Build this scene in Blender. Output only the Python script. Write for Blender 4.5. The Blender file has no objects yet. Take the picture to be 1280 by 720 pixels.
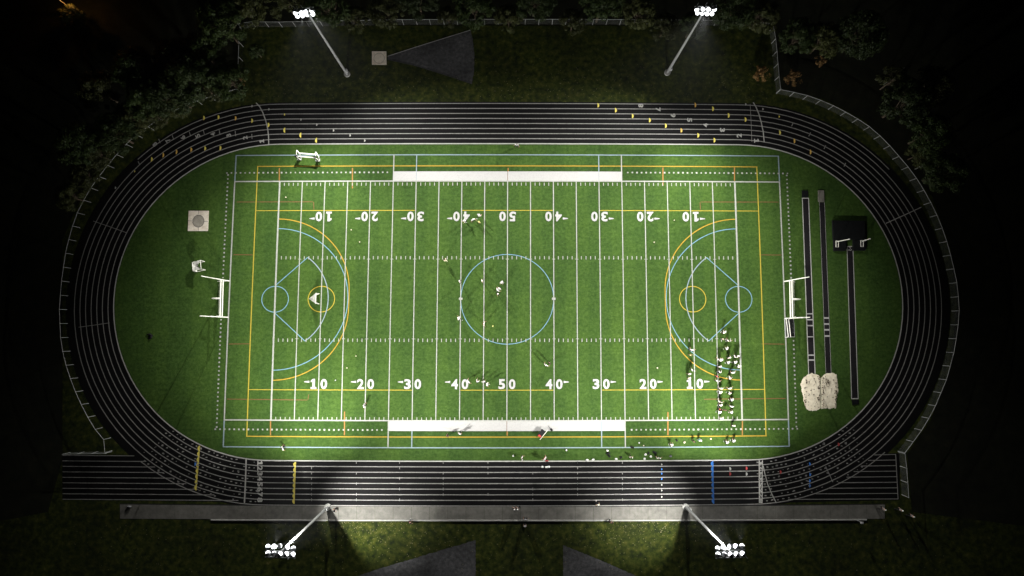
import bpy, bmesh, math, random
from mathutils import Vector, Matrix, Quaternion, noise
R = random.Random(7)
sc = bpy.context.scene
COL = sc.collection
PI = math.pi

# ---------------------------------------------------------------- camera
F = 680.0                       # focal length, in pixels of a 1280 wide frame
TH = math.asin(0.0790)          # tilt away from straight down
CH = 106.6                      # camera height above the turf
CX, CY = 0.93, -7.1
cam_d = bpy.data.cameras.new('camera'); cam = bpy.data.objects.new('camera', cam_d); COL.objects.link(cam)
cam.location = (CX, CY, CH); cam.rotation_euler = (TH, 0, 0)
cam_d.sensor_width = 36; cam_d.lens = 36*F/1280; cam_d.clip_start = 1; cam_d.clip_end = 2000
sc.camera = cam
sc.render.resolution_x = 1024; sc.render.resolution_y = 576

# ---------------------------------------------------------------- night sky
w = bpy.data.worlds.new('World'); sc.world = w; w.use_nodes = True
nt = w.node_tree; bg = nt.nodes['Background']
sky = nt.nodes.new('ShaderNodeTexSky'); sky.sky_type = 'NISHITA'; sky.sun_disc = False
sky.sun_elevation = math.radians(-4); sky.sun_rotation = math.radians(250)
nt.links.new(sky.outputs[0], bg.inputs[0]); bg.inputs[1].default_value = 0.008
sc.view_settings.view_transform = 'Standard'; sc.view_settings.look = 'None'
sc.view_settings.exposure = 0; sc.view_settings.gamma = 1
sc.cycles.use_denoising = True
sc.cycles.max_bounces = 4; sc.cycles.diffuse_bounces = 2; sc.cycles.volume_bounces = 0
sc.cycles.sample_clamp_indirect = 3
LAMP_W = 60000.0

# ---------------------------------------------------------------- survey: where a point of the ground lies
def G(u, v, z=0.0):
    """ground point (at height z) seen in a direction of the survey picture"""
    x = (u-640)/F; y = (360-v)/F
    d = Vector((x, y*math.cos(TH)+math.sin(TH), y*math.sin(TH)-math.cos(TH)))
    t = (z-CH)/d.z
    return Vector((CX+d.x*t, CY+d.y*t, z))
HM = [6.368524402222733, 0.016065523009717385, -5.933149273954415, 0.001102709623716434, -6.1382539008605725,
      13.457270951211127, 4.075857471128118e-05, 0.0007422966321975322, -0.02625691497498288]
def px(x, y):
    D = HM[6]*x+HM[7]*y+1
    u = (HM[0]*x+HM[1]*y+HM[2])/D; v = (HM[3]*x+HM[4]*y+HM[5])/D
    s = 1+HM[8]*(u*u+v*v)/640**2
    return 640+u*s, 360+v*s
def S(x, y, z=0.0):
    """field coordinates in metres (midfield = 0,0) to the place"""
    return G(*px(x, y), z)
YD = .9144

# ---------------------------------------------------------------- helpers
class MB:
    def __init__(s): s.v = []; s.f = []; s.m = []
    def face(s, pts, m=0):
        n = len(s.v); s.v += [tuple(p) for p in pts]; s.f.append(tuple(range(n, n+len(pts)))); s.m.append(m)
    def add(s, vs, fs, m=0):
        n = len(s.v); s.v += [tuple(p) for p in vs]; s.f += [tuple(i+n for i in f) for f in fs]; s.m += [m]*len(fs)
    def box(s, c, sz, rot=None, m=0):
        c = Vector(c); hx, hy, hz = sz[0]/2, sz[1]/2, sz[2]/2
        vs = [Vector((a*hx, b*hy, d*hz)) for d in (-1, 1) for b in (-1, 1) for a in (-1, 1)]
        if rot is not None: vs = [rot @ q for q in vs]
        s.add([q+c for q in vs], [(0,2,3,1),(4,5,7,6),(0,1,5,4),(2,6,7,3),(0,4,6,2),(1,3,7,5)], m)
    def tube(s, pts, r, n=8, cap=True, m=0):
        pts = [Vector(p) for p in pts]
        rs = r if isinstance(r, (list, tuple)) else [r]*len(pts)
        rings = []
        for i, p in enumerate(pts):
            t = (pts[min(i+1, len(pts)-1)]-pts[max(i-1, 0)]).normalized()
            a = Vector((0, 0, 1)) if abs(t.z) < .9 else Vector((1, 0, 0))
            e1 = t.cross(a).normalized(); e2 = t.cross(e1)
            rings.append([p+(e1*math.cos(k*2*PI/n)+e2*math.sin(k*2*PI/n))*rs[i] for k in range(n)])
        vs = [q for rg in rings for q in rg]; fs = []
        for i in range(len(pts)-1):
            for k in range(n): fs.append((i*n+k, i*n+(k+1) % n, (i+1)*n+(k+1) % n, (i+1)*n+k))
        if cap: fs.append(tuple(range(n))[::-1]); fs.append(tuple((len(pts)-1)*n+k for k in range(n)))
        s.add(vs, fs, m)
    def ribbon(s, pts, wd, z=None, closed=False, m=0):
        pts = [Vector(p) for p in pts]; n = len(pts); L = []; Q = []
        for i, p in enumerate(pts):
            a = pts[(i-1) % n] if (closed or i > 0) else p
            b = pts[(i+1) % n] if (closed or i < n-1) else p
            t = (b-a); t.z = 0; t.normalize(); nn = Vector((-t.y, t.x, 0))*wd/2
            if z is not None: p = Vector((p.x, p.y, z))
            L.append(p+nn); Q.append(p-nn)
        fs = []; k = n if closed else n-1
        for i in range(k):
            j = (i+1) % n; fs.append((n+i, n+j, j, i))
        s.add(L+Q, fs, m)
    def mesh(s, name, mats, smooth=False):
        me = bpy.data.meshes.new(name); me.from_pydata(s.v, [], s.f)
        for mt in (mats if isinstance(mats, (list, tuple)) else [mats]): me.materials.append(mt)
        me.polygons.foreach_set('material_index', s.m)
        if smooth: me.polygons.foreach_set('use_smooth', [True]*len(s.f))
        me.update(); return me
    def build(s, name, mats, parent=None, smooth=False):
        return link(name, s.mesh(name, mats, smooth), parent)
def link(name, me, parent=None):
    o = bpy.data.objects.new(name, me); COL.objects.link(o)
    if parent is not None: o.parent = parent
    return o
def tag(o, label, cat, group=None):
    o['label'] = label; o['category'] = cat
    if group: o['group'] = group
    return o
def struct(o): o['kind'] = 'structure'; return o
def stuff(o): o['kind'] = 'stuff'; return o
def empty(name, loc, rz=0.0, parent=None):
    o = bpy.data.objects.new(name, None); COL.objects.link(o); o.location = loc; o.rotation_euler.z = rz
    if parent: o.parent = parent
    return o
def kids(o): return [c for c in CH_OF.get(o.name, [])]
CH_OF = {}
def copy_tree(o, parent=None):
    c = o.copy(); COL.objects.link(c)
    if parent is not None: c.parent = parent
    for ch in [q for q in bpy.data.objects if q.parent == o]: copy_tree(ch, c)
    return c

# ---------------------------------------------------------------- materials
def mat(name, col, rough=.7, metal=0.0, spec=.4, build=None):
    m = bpy.data.materials.new(name); m.use_nodes = True
    b = m.node_tree.nodes['Principled BSDF']
    b.inputs['Base Color'].default_value = (*col, 1); b.inputs['Roughness'].default_value = rough
    b.inputs['Metallic'].default_value = metal; b.inputs['Specular IOR Level'].default_value = spec
    if build: build(m.node_tree, b)
    return m
def nz(nt, scale, detail=4, rough=.6, coord='Object', stretch=None):
    tc = nt.nodes.new('ShaderNodeTexCoord'); n = nt.nodes.new('ShaderNodeTexNoise')
    n.inputs['Scale'].default_value = scale; n.inputs['Detail'].default_value = detail; n.inputs['Roughness'].default_value = rough
    src = tc.outputs[coord]
    if stretch:
        mp = nt.nodes.new('ShaderNodeMapping'); mp.inputs['Scale'].default_value = stretch
        nt.links.new(src, mp.inputs[0]); src = mp.outputs[0]
    nt.links.new(src, n.inputs['Vector']); return n.outputs['Fac']
def ramp(nt, fac, stops):
    r = nt.nodes.new('ShaderNodeValToRGB'); e = r.color_ramp.elements
    while len(e) < len(stops): e.new(.5)
    for i, (p, c) in enumerate(stops): e[i].position = p; e[i].color = (*c, 1)
    nt.links.new(fac, r.inputs[0]); return r.outputs[0]
def mix(nt, a, b, fac, mode='MIX'):
    m = nt.nodes.new('ShaderNodeMix'); m.data_type = 'RGBA'; m.blend_type = mode
    for k, s in ((6, a), (7, b), (0, fac)):
        if isinstance(s, (int, float)): m.inputs[k].default_value = s
        elif isinstance(s, tuple): m.inputs[k].default_value = (*s, 1)
        else: nt.links.new(s, m.inputs[k])
    return m.outputs[2]
def bump(nt, b, fac, st=.3, dist=.05):
    n = nt.nodes.new('ShaderNodeBump'); n.inputs['Strength'].default_value = st; n.inputs['Distance'].default_value = dist
    nt.links.new(fac, n.inputs['Height']); nt.links.new(n.outputs[0], b.inputs['Normal'])
def noisy(name, stops, scale, rough=.85, spec=.2, bst=.3, scale2=None, amt2=.35, detail=5):
    def f(nt, b):
        a = nz(nt, scale, detail, .65); c = ramp(nt, a, stops)
        if scale2:
            c2 = ramp(nt, nz(nt, scale2, 3, .6), [(.3, (.55, .55, .55)), (.7, (1.3, 1.3, 1.3))])
            c = mix(nt, c, c2, amt2, 'MULTIPLY')
        nt.links.new(c, b.inputs['Base Color'])
        if bst: bump(nt, b, a, bst)
    return mat(name, stops[0][1], rough, 0, spec, f)

def turf_nodes(nt, b, dark=1.0):
    fine = nz(nt, 1.7, 6, .8); mid = nz(nt, .45, 4, .65); big = nz(nt, .06, 3, .5)
    c = ramp(nt, fine, [(.30, (.018, .046, .0045)), (.5, (.037, .079, .012)), (.70, (.066, .120, .027))])
    c = mix(nt, c, ramp(nt, mid, [(.3, (.72, .77, .78)), (.7, (1.24, 1.19, 1.1))]), .6, 'MULTIPLY')
    c = mix(nt, c, ramp(nt, big, [(.3, (.86, .90, .95)), (.7, (1.12, 1.08, 1.0))]), .8, 'MULTIPLY')
    # seams and brushing of the rolled turf, running across the field
    streak = nz(nt, 1.0, 3, .6, stretch=(.30, 2.2, 1)); c = mix(nt, c, ramp(nt, streak, [(.35, (.88, .9, .9)), (.65, (1.1, 1.08, 1.08))]), .7, 'MULTIPLY')
    tc = nt.nodes.new('ShaderNodeTexCoord'); wv = nt.nodes.new('ShaderNodeTexWave'); wv.bands_direction = 'X'
    wv.inputs['Scale'].default_value = .0344; wv.inputs['Distortion'].default_value = .6; wv.inputs['Detail'].default_value = 1
    nt.links.new(tc.outputs['Object'], wv.inputs[0])
    c = mix(nt, c, ramp(nt, wv.outputs['Fac'], [(.42, (.90, .93, .94)), (.58, (1.06, 1.05, 1.03))]), .9, 'MULTIPLY')
    if dark != 1.0: c = mix(nt, c, (dark*.92, dark, dark*1.05), 1.0, 'MULTIPLY')
    nt.links.new(c, b.inputs['Base Color']); bump(nt, b, fine, .5, .06)
M = {}
M['turf'] = mat('artificial turf', (.06, .13, .03), .85, 0, .15, turf_nodes)
M['turf2'] = mat('darker turf roll', (.05, .11, .03), .85, 0, .15, lambda nt, b: turf_nodes(nt, b, .80))
M['rough'] = noisy('rough grass', [(.34, (0.0047, 0.0094, 0.0007)), (.48, (0.0201, 0.0301, 0.002)), (.62, (0.0482, 0.0549, 0.0067)), (.76, (0.134, 0.1139, 0.0369))], .9, bst=.8, scale2=.12, amt2=.9, detail=8)
M['far'] = noisy('woodland floor', [(.3, (0.004, 0.0054, 0.002)), (.6, (0.0121, 0.0134, 0.0054)), (.8, (0.0235, 0.0201, 0.0094))], .5, bst=.6, scale2=.07, amt2=.8)
def track_nodes(nt, b):
    a = nz(nt, 5, 5, .7); big = nz(nt, .25, 4, .6, stretch=(.35, 1.6, 1))
    c = ramp(nt, a, [(.3, (.0015, .0014, .0016)), (.7, (.0042, .0039, .0043))])
    c = mix(nt, c, ramp(nt, big, [(.3, (.7, .7, .72)), (.72, (1.5, 1.4, 1.45))]), .9, 'MULTIPLY')
    nt.links.new(c, b.inputs['Base Color']); bump(nt, b, a, .25, .01)
M['track'] = mat('black running track', (.013, .012, .014), .75, 0, .15, track_nodes)
def paint(name, c, lo=.75):
    return noisy(name, [(.25, tuple(k*lo for k in c)), (.55, c)], 3.0, rough=.7, spec=.15, bst=0, detail=6)
M['white'] = paint('white turf line', (0.35, 0.36, 0.325), .68)
M['band'] = paint('white turf band', (0.405, 0.40, 0.395), .86)
M['twhite'] = paint('white track line', (0.335, 0.3283, 0.3149), .55)
M['lane'] = paint('white lane number', (0.4824, 0.4757, 0.4556), .7)
M['yellow'] = paint('yellow turf line', (0.3886, 0.3082, 0.0402), .8)
M['gold'] = paint('golden turf line', (0.3685, 0.2412, 0.0301), .8)
M['ochre'] = paint('orange turf line', (0.2814, 0.1407, 0.0402), .8)
M['rust'] = paint('rust turf line', (0.1474, 0.0771, 0.0335), .7)
M['blue'] = paint('pale blue turf line', (0.2412, 0.3216, 0.3484), .75)
M['sky'] = paint('blue turf line', (0.1608, 0.2948, 0.3618), .75)
M['grey_blue'] = paint('grey blue turf line', (0.2278, 0.2948, 0.3216), .75)
M['ymark'] = paint('yellow track mark', (.92, .78, .16), .85)
M['omark'] = paint('orange track mark', (.92, .58, .14), .85)
M['bmark'] = paint('blue track mark', (.06, .26, .85), .8)
M['rmark'] = paint('red track mark', (.55, .08, .08), .8)
M['concrete'] = noisy('path concrete', [(.3, (0.134, 0.1307, 0.1172)), (.55, (0.1809, 0.1742, 0.1575)), (.75, (0.2144, 0.2077, 0.1876))], 1.1, bst=.15, scale2=.2, amt2=.6)
M['kerb'] = noisy('kerb concrete', [(.3, (0.3015, 0.3015, 0.2881)), (.7, (0.4422, 0.4355, 0.4154))], 2, bst=.1)
M['gutter'] = noisy('drain slot', [(.3, (.01, .01, .01)), (.7, (.03, .03, .03))], 4, bst=.1)
M['cream'] = noisy('pale concrete pad', [(.3, (.62, .53, .43)), (.6, (.84, .76, .65))], .8, bst=.1, scale2=2.2, amt2=.2)
M['cinder'] = noisy('worn circle', [(.3, (.26, .235, .20)), (.7, (.42, .39, .33))], .9, bst=.2)
M['gravel'] = noisy('grey gravel', [(.3, (0.0402, 0.0402, 0.0429)), (.55, (0.0871, 0.0871, 0.0918)), (.8, (0.1608, 0.1608, 0.1608))], 1.6, bst=.9, scale2=.16, amt2=.9, detail=10)
M['sand'] = noisy('pit sand', [(.25, (.58, .50, .37)), (.45, (.80, .72, .56)), (.7, (.90, .83, .68))], 2.2, bst=.45, scale2=.6, amt2=.2, detail=8)
M['runway'] = noisy('runway rubber', [(.3, (0.0067, 0.006, 0.0074)), (.7, (0.0127, 0.0107, 0.0127))], 3, bst=.2, scale2=.4)
M['runway_dark'] = noisy('runway cover', [(.3, (0.0047, 0.0067, 0.0074)), (.7, (0.008, 0.0107, 0.0114))], 3, bst=.2)
M['mat'] = noisy('black landing mat vinyl', [(.3, (0.004, 0.0047, 0.0054)), (.7, (0.008, 0.0087, 0.0094))], 2, rough=.6, bst=.1)
M['greymat'] = noisy('weathered grey board', [(.3, (0.1474, 0.1407, 0.1206)), (.7, (0.2144, 0.201, 0.1742))], 2.5, bst=.2)
M['wpipe'] = mat('white painted steel', (.78, .77, .70), .35, 0, .5)
M['galv'] = noisy('galvanised steel', [(.3, (0.335, 0.3417, 0.3417)), (.7, (0.4422, 0.4489, 0.4489))], 3, rough=.4, bst=0)
M['fence'] = noisy('dull galvanised fence', [(.3, (0.22, 0.23, 0.22)), (.7, (0.32, 0.33, 0.32))], 3, rough=.5, bst=0)
M['wire'] = mat('fence wire', (0.06, 0.065, 0.058), .6, 0, .3)
M['net'] = mat('white netting', (.70, .70, .64), .8, 0, .2)
M['dnet'] = mat('dark netting', (.02, .02, .022), .8, 0, .2)
M['black'] = mat('black fabric', (.012, .012, .014), .85, 0, .15)
M['housing'] = mat('floodlight housing', (.10, .105, .11), .5, .3, .4)
M['bark'] = noisy('bark', [(.3, (.05, .038, .027)), (.7, (.11, .085, .06))], 4, bst=.6)
def leafmat(name, a, b_):
    def f(nt, b):
        oi = nt.nodes.new('ShaderNodeObjectInfo'); c = ramp(nt, nz(nt, .9, 3), [(.3, a), (.7, b_)])
        hs = nt.nodes.new('ShaderNodeHueSaturation'); nt.links.new(c, hs.inputs['Color'])
        mr = nt.nodes.new('ShaderNodeMapRange'); mr.inputs['To Min'].default_value = .7; mr.inputs['To Max'].default_value = 1.25
        nt.links.new(oi.outputs['Random'], mr.inputs[0]); nt.links.new(mr.outputs[0], hs.inputs['Value'])
        nt.links.new(hs.outputs[0], b.inputs['Base Color'])
    return mat(name, a, .6, 0, .3, f)
M['leaf'] = leafmat('green leaves', (0.0107, 0.0228, 0.004), (0.0295, 0.0442, 0.008))
M['leaf2'] = leafmat('olive leaves', (0.0235, 0.0308, 0.0067), (0.0536, 0.059, 0.0147))
M['leaf3'] = leafmat('autumn leaves', (.14, .07, .02), (.22, .14, .05))
M['litter'] = noisy('pale fallen leaf', [(.3, (0.1608, 0.134, 0.067)), (.6, (0.2814, 0.2546, 0.1608))], .3, bst=0)
M['dirt'] = mat('dark clod', (.07, .05, .03), .95, 0, .1)
def emat(name, c, s):
    m = bpy.data.materials.new(name); m.use_nodes = True; nt = m.node_tree; nt.nodes.clear()
    e = nt.nodes.new('ShaderNodeEmission'); o = nt.nodes.new('ShaderNodeOutputMaterial')
    e.inputs[0].default_value = (*c, 1); e.inputs[1].default_value = s; nt.links.new(e.outputs[0], o.inputs[0]); return m
M['lens'] = emat('lit floodlight glass', (.95, .98, 1.0), 4.0)
M['amber'] = emat('lit amber street lamp', (1.0, .48, .10), 3.0)
M['skin'] = mat('skin', (.36, .21, .14), .6, 0, .3)
M['skin2'] = mat('brown skin', (.13, .07, .045), .6, 0, .3)
CLOTH = {'white': (.80, .80, .78), 'yellow': (.70, .66, .25), 'black': (.014, .014, .016), 'grey': (.18, .18, .19),
         'red': (.45, .05, .05), 'cyan': (.14, .42, .50), 'navy': (.015, .02, .05), 'cream': (.74, .68, .50)}
for k, c in CLOTH.items(): M['c_'+k] = noisy(k+' cloth', [(.35, tuple(q*.85 for q in c)), (.65, c)], 6, rough=.85, bst=0)

# ================================================================ GROUND
def sheet(name, pts, m, z, parent=None, cuts=0):
    mb = MB(); mb.face([Vector((p[0], p[1], z)) for p in pts], 0); return mb.build(name, m, parent)
# terrain: woodland floor out to the horizon
mb = MB(); N = 40
def tz(x, y):
    r = math.hypot(x, y*1.3)
    return -.02-.0*r if r < 200 else -.02-(r-200)*.004+2.2*noise.noise(Vector((x*.01, y*.01, 0)))*min(1, (r-200)/150)
for j in range(N+1):
    for i in range(N+1):
        a = (i/N*2-1); b = (j/N*2-1); x = math.copysign(abs(a)**1.6, a)*900; y = math.copysign(abs(b)**1.6, b)*900
        mb.v.append((x, y, tz(x, y)))
for j in range(N):
    for i in range(N): k = j*(N+1)+i; mb.f.append((k, k+1, k+N+2, k+N+1)); mb.m.append(0)
ground = struct(mb.build('ground', M['far']))
# mown rough grass all round the track
gpx = [(78, 575), (78, 300), (110, 225), (150, 180), (205, 140), (296, 112), (299, 32), (966, 32), (975, 112), (1030, 124), (1080, 150),
       (1120, 190), (1165, 245), (1188, 310), (1196, 380), (1188, 460), (1163, 526), (1134, 568), (1140, 640), (1300, 660), (1300, 800), (-20, 800), (-20, 655), (60, 640)]
grass = struct(sheet('grass_verge', [G(*p) for p in gpx], M['rough'], .0))

# ================================================================ RUNNING TRACK
TX, TL, TR_ = .4, 46.3, 32.35
def lane_off(i, c): return i*(1.087+.066*abs(c))
def oval(off, n=40, a0=None):
    """closed oval in field coords; off = lane index, or metres when negative"""
    pts = []
    for sgn in (1, -1):
        for k in range(n+1):
            a = (PI/2-PI*k/n) if sgn == 1 else (-PI/2-PI*k/n)
            o = off(math.cos(a)) if callable(off) else off
            r = TR_+o; pts.append((TX+sgn*TL+r*math.cos(a), r*math.sin(a)))
    return pts
def dense(pts, step=3.0, closed=False):
    out = []; n = len(pts)
    for i in range(n if closed else n-1):
        a = pts[i]; b = pts[(i+1) % n]; L = math.hypot(b[0]-a[0], b[1]-a[1]); k = max(1, int(L/step))
        for j in range(k): t = j/k; out.append((a[0]+(b[0]-a[0])*t, a[1]+(b[1]-a[1])*t))
    if not closed: out.append(pts[-1])
    return out
def SL(pts, z=0.0): return [S(x, y, z) for x, y in pts]

track = struct(empty('running_track', (0, 0, 0)))
inner = dense(oval(-.12), 3, True); outer = dense(oval(lambda c: lane_off(8, c)+.35+.25*abs(c)), 3, True)
mb = MB(); n = min(len(inner), len(outer))
def resample(pts, n):
    P = pts+[pts[0]]; d = [0]
    for a, b in zip(P, P[1:]): d.append(d[-1]+math.hypot(b[0]-a[0], b[1]-a[1]))
    out = []; j = 0
    for k in range(n):
        t = d[-1]*k/n
        while d[j+1] < t: j += 1
        q = (t-d[j])/max(1e-9, d[j+1]-d[j]); out.append((P[j][0]+(P[j+1][0]-P[j][0])*q, P[j][1]+(P[j+1][1]-P[j][1])*q))
    return out
def ring(ifn, ofn, n=96):
    a = []; b = []
    for sgn in (1, -1):
        for k in range(n//2+1):
            an = (PI/2-PI*k/(n//2)) if sgn == 1 else (-PI/2-PI*k/(n//2)); c = math.cos(an)
            for lst, fn in ((a, ifn), (b, ofn)):
                r = TR_+fn(c); lst.append((TX+sgn*TL+r*c, r*math.sin(an)))
        k2 = 24
        s2 = -sgn
        y0 = -1 if sgn == 1 else 1
        for k in range(1, k2):
            x = TX+sgn*TL-sgn*2*TL*k/k2
            a.append((x, y0*(TR_+ifn(0)))); b.append((x, y0*(TR_+ofn(0))))
    return a, b
a, b = ring(lambda c: -.12, lambda c: lane_off(8, c)+.35+.3*abs(c)); n = len(a)
mb = MB(); mb.v = [tuple(S(x, y, .012)) for x, y in a+b]
for i in range(n): j = (i+1) % n; mb.f.append((i, n+i, n+j, j)); mb.m.append(0)
mb.build('oval_surface', M['track'], track)
# home straight chutes, left and right
def strip(pts_top, pts_bot, z, m, name, parent):
    mb = MB(); n = len(pts_top); mb.v = [(p.x, p.y, z) for p in pts_top+pts_bot]
    for i in range(n-1): mb.f.append((i, n+i, n+i+1, i+1)); mb.m.append(0)
    return mb.build(name, m, parent)
cl = [(78+k*(330-78)/12, 568.5+k*.45, 627.5+k*.30) for k in range(13)]
strip([G(u, t) for u, t, b_ in cl], [G(u, b_-3.2) for u, t, b_ in cl], .008, M['track'], 'chute_surface', track)
cr = [(930+k*(1124.5-930)/8, 570.5-k*.5, 629.5-k*.55) for k in range(9)]
strip([G(u, t) for u, t, b_ in cr], [G(u, b_-.2) for u, t, b_ in cr], .008, M['track'], 'chute_surface', track)
# infield turf
turf = struct(empty('turf_field', (0, 0, 0)))
mb = MB(); ap = [S(x, y, .016) for x, y in a]
c0 = len(mb.v); mb.v.append(tuple(S(0, 0, .016)))
# grid the infield so the turf sheet follows the ground
mb.v += [tuple(p) for p in ap]; n = len(ap)
for i in range(n): mb.f.append((0, 1+(i+1) % n, 1+i)); mb.m.append(0)
mb.build('turf_surface', M['turf'], turf)

for sy in (-1, 1):      # the turf roll under the team areas is a darker batch
    for x0, x1 in ((-50.2, -22.9), (-22.8, 0), (.1, 22.9), (23, 50.2)):
        t_ = [S(x0+(x1-x0)*k/12, sy*27.5) for k in range(13)]; b_ = [S(x0+(x1-x0)*k/12, sy*24.45) for k in range(13)]
        mb = MB(); n = 13; mb.v = [(p.x, p.y, .0185) for p in (t_+b_ if sy > 0 else b_+t_)]
        for i in range(12): mb.f.append((i, n+i, n+i+1, i+1)); mb.m.append(0)
        mb.build('turf_roll', M['turf2'], turf)
def tline(pts, wd=.17, z=.020, m='twhite', name='lane_line', parent=None, closed=False):
    mb = MB(); mb.ribbon(pts, wd, z, closed); return mb.build(name, M[m], parent or track)
for i in range(9):
    if i < 8:
        aa, _ = ring(lambda c, i=i: lane_off(i, c), lambda c: 0)
        tline(SL(aa), .20 if i == 0 else .16, .020, 'lane' if i == 0 else 'twhite', closed=True)
    else:
        aa, _ = ring(lambda c: lane_off(8, c), lambda c: 0)
        # the outermost line is left out round both bends
        top = [p for p in aa if p[1] > 0 and -76.5 < p[0] < 79.5]; bot = [p for p in aa if p[1] < 0 and -73 < p[0] < 74]
        top.sort(key=lambda p: p[0]); bot.sort(key=lambda p: p[0])
        tline(SL(top), .16); tline(SL(bot), .16)
# chute lines
for k in range(9):
    y0 = 569.2+k*6.85; y1 = y0+.6+k*.12
    ur = [190, 205, 216, 226, 240, 255, 270, 290, 320][k]-22
    tline([G(78.3, y0), G((78+ur)/2, (y0+y1)/2), G(ur, y1)], .13, .0135)
    yr = 568+k*6.95; ul = [1093, 1085, 1076, 1067, 1058, 1048, 1036, 1020, 985][k]
    tline([G(ul, yr+.6), G(1120+k*.3, yr)], .13, .0135)
tline([G(1119.5, 567.5), G(1122.5, 624)], .14, .0165)

# ---- track markings
marks = track
def glyph_cache(ch, _c={}):
    if ch not in _c:
        cu = bpy.data.curves.new('digit', 'FONT'); cu.body = ch; cu.offset = .035; cu.resolution_u = 3; cu.fill_mode = 'BOTH'
        o = bpy.data.objects.new('digit', cu); COL.objects.link(o)
        dg = bpy.context.evaluated_depsgraph_get(); me = o.evaluated_get(dg).to_mesh()
        vs = [v.co.copy() for v in me.vertices]; fs = [tuple(p.vertices) for p in me.polygons]
        o.evaluated_get(dg).to_mesh_clear(); bpy.data.objects.remove(o); bpy.data.curves.remove(cu)
        x0 = min(v.x for v in vs); x1 = max(v.x for v in vs); y0 = min(v.y for v in vs); y1 = max(v.y for v in vs)
        _c[ch] = ([((v.x-x0)/(x1-x0)-.5, (v.y-y0)/(y1-y0)-.5) for v in vs], fs)
    return _c[ch]
ONE = ([(-.5, -.5), (.5, -.5), (.5, -.3), (.24, -.3), (.24, .5), (-.12, .5), (-.5, .34), (-.5, .16), (-.2, .2), (-.2, -.3), (-.5, -.3)],
       [(0, 1, 2, 3, 9, 10), (9, 3, 4, 5, 8), (8, 5, 6, 7)])
def glyph(mb, ch, c, wd, ht, ang, z):
    vs, fs = ONE if ch == '1' else glyph_cache(ch)
    ca, sa = math.cos(ang), math.sin(ang)
    mb.add([(c.x+x*wd*ca-y*ht*sa, c.y+x*wd*sa+y*ht*ca, z) for x, y in vs], fs)
def lane_number(u, v, ch, ang, wd=.75, ht=.95):
    mb = MB(); glyph(mb, ch, G(u, v), wd, ht, ang, .026); mb.build('lane_number', M['lane'], track)
for k, v in enumerate((578.9, 585.3, 591.8, 598.3, 605.3, 611.7, 618, 624.8)): lane_number(325, v, str(k+1), -PI/2, .85, 1.0)
for k, (u, v) in enumerate([(193.8, 180.6), (210, 175.6), (228.8, 171.9), (247.3, 169.8), (266.3, 167.8), (286, 169.4), (306.5, 172.3), (327.3, 176.5)]):
    p = G(u, v); lane_number(u, v, str(8-k), PI/2+.75-k*.095, .7, .95)
for k, (u, v) in enumerate([(801, 132), (822.5, 137), (841.2, 144.3), (861.9, 150), (882, 156.7), (902.9, 162.5), (923.9, 169.5), (945.6, 176)]):
    lane_number(u, v, str(8-k), -PI/2 if k % 2 else PI/2, .8, 1.0)
for k in range(8): lane_number(951.2, 579+k*6.75, str(k+1), PI/2, .8, .55)
def blob(u, v, m, wd=.32, ht=.62, side=1, name='exchange_mark'):
    wd *= 1.2
    c = G(u, v); mb = MB(); pts = []
    for k in range(7):
        an = -PI/2+PI*k/6; pts.append((c.x+side*wd*.95*math.cos(an)-side*wd*.3, c.y+ht/1.35*math.sin(an), .026))
    if side < 0: pts.reverse()
    mb.face(pts); mb.build(name, M[m], track)
for q in [(254.8, 147.5), (273, 146.5), (294.4, 147.9), (315, 151), (239, 187.3), (256.3, 185.6), (275.4, 185), (851.5, 163), (747.6, 131.7), (790.6, 145), (812, 150.3)]:
    blob(*q, 'ymark' if R.random() < .5 else 'omark')
for q in [(204, 193.8), (220.6, 190), (869, 131.3), (992.8, 176.3), (1013, 190)]: blob(*q, 'omark', .28, .7)
for q in [(335.4, 156.3), (769.5, 137.8), (832, 157.2), (891, 136), (910.6, 144.3), (931.7, 149.5), (872.5, 169.2), (892.8, 175.3), (974.6, 165.7), (189.6, 199.3)]:
    blob(*q, 'ymark', .34, .66)
for q in [(355.8, 162.8), (375.8, 168.9), (395.5, 175.5)]: blob(*q, 'ymark', .34, .72, -1)
for q in [(168.3, 214.2), (973.8, 145.8), (355.6, 143.1)]: blob(*q, 'ymark', .2, .3)
for q in [(315, 132.6), (336.1, 136.7), (376.1, 149.4), (395.8, 155.8), (416.8, 163), (437.5, 169.3), (455.8, 175.8), (953.4, 136.4), (144.3, 234.8), (932, 130.5)]:
    blob(*q, 'lane', .24, .34, name='white_mark')
for k in range(8):
    t = (k+.5)/8
    for nm, u, v, m in (('relay_mark', 368.6-1.6*t, 577.5+52*t, 'ymark'), ('relay_mark', 249-4.6*t, 557+56*t, 'ymark'), ('relay_mark', 890.2+1.2*t, 576.5+53*t, 'bmark')):
        blob(u, v, m, .34, .62, -1, nm); c = G(u+.5, v); mb = MB(); mb.box((c.x, c.y, .0235), (.26, 1.0, .005)); mb.build(nm, M[m], track)
for k, v in enumerate((580.5, 586.5, 592, 598.5, 606, 613, 621)): blob(827, v, 'lane' if k in (0, 4, 5, 6) else 'bmark', .2, .25, name='white_mark')
for u, v, m in ((912.5, 586, 'lane'), (912.5, 592.3, 'rmark'), (933, 585.3, 'rmark'), (933, 592.5, 'lane'), (975.5, 590, 'rmark'), (1048, 555.5, 'rmark'),
                (1012, 601, 'bmark'), (1012.4, 593, 'bmark'), (1012, 607, 'bmark'), (1012, 580, 'bmark'), (244, 580, 'bmark')):
    blob(u, v, m, .3, .45, name='small_mark')
def plain(pts, wd=.16, z=.023, m='twhite', name='start_line'): return tline([G(*p) for p in pts], wd, z, m, name)
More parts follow.
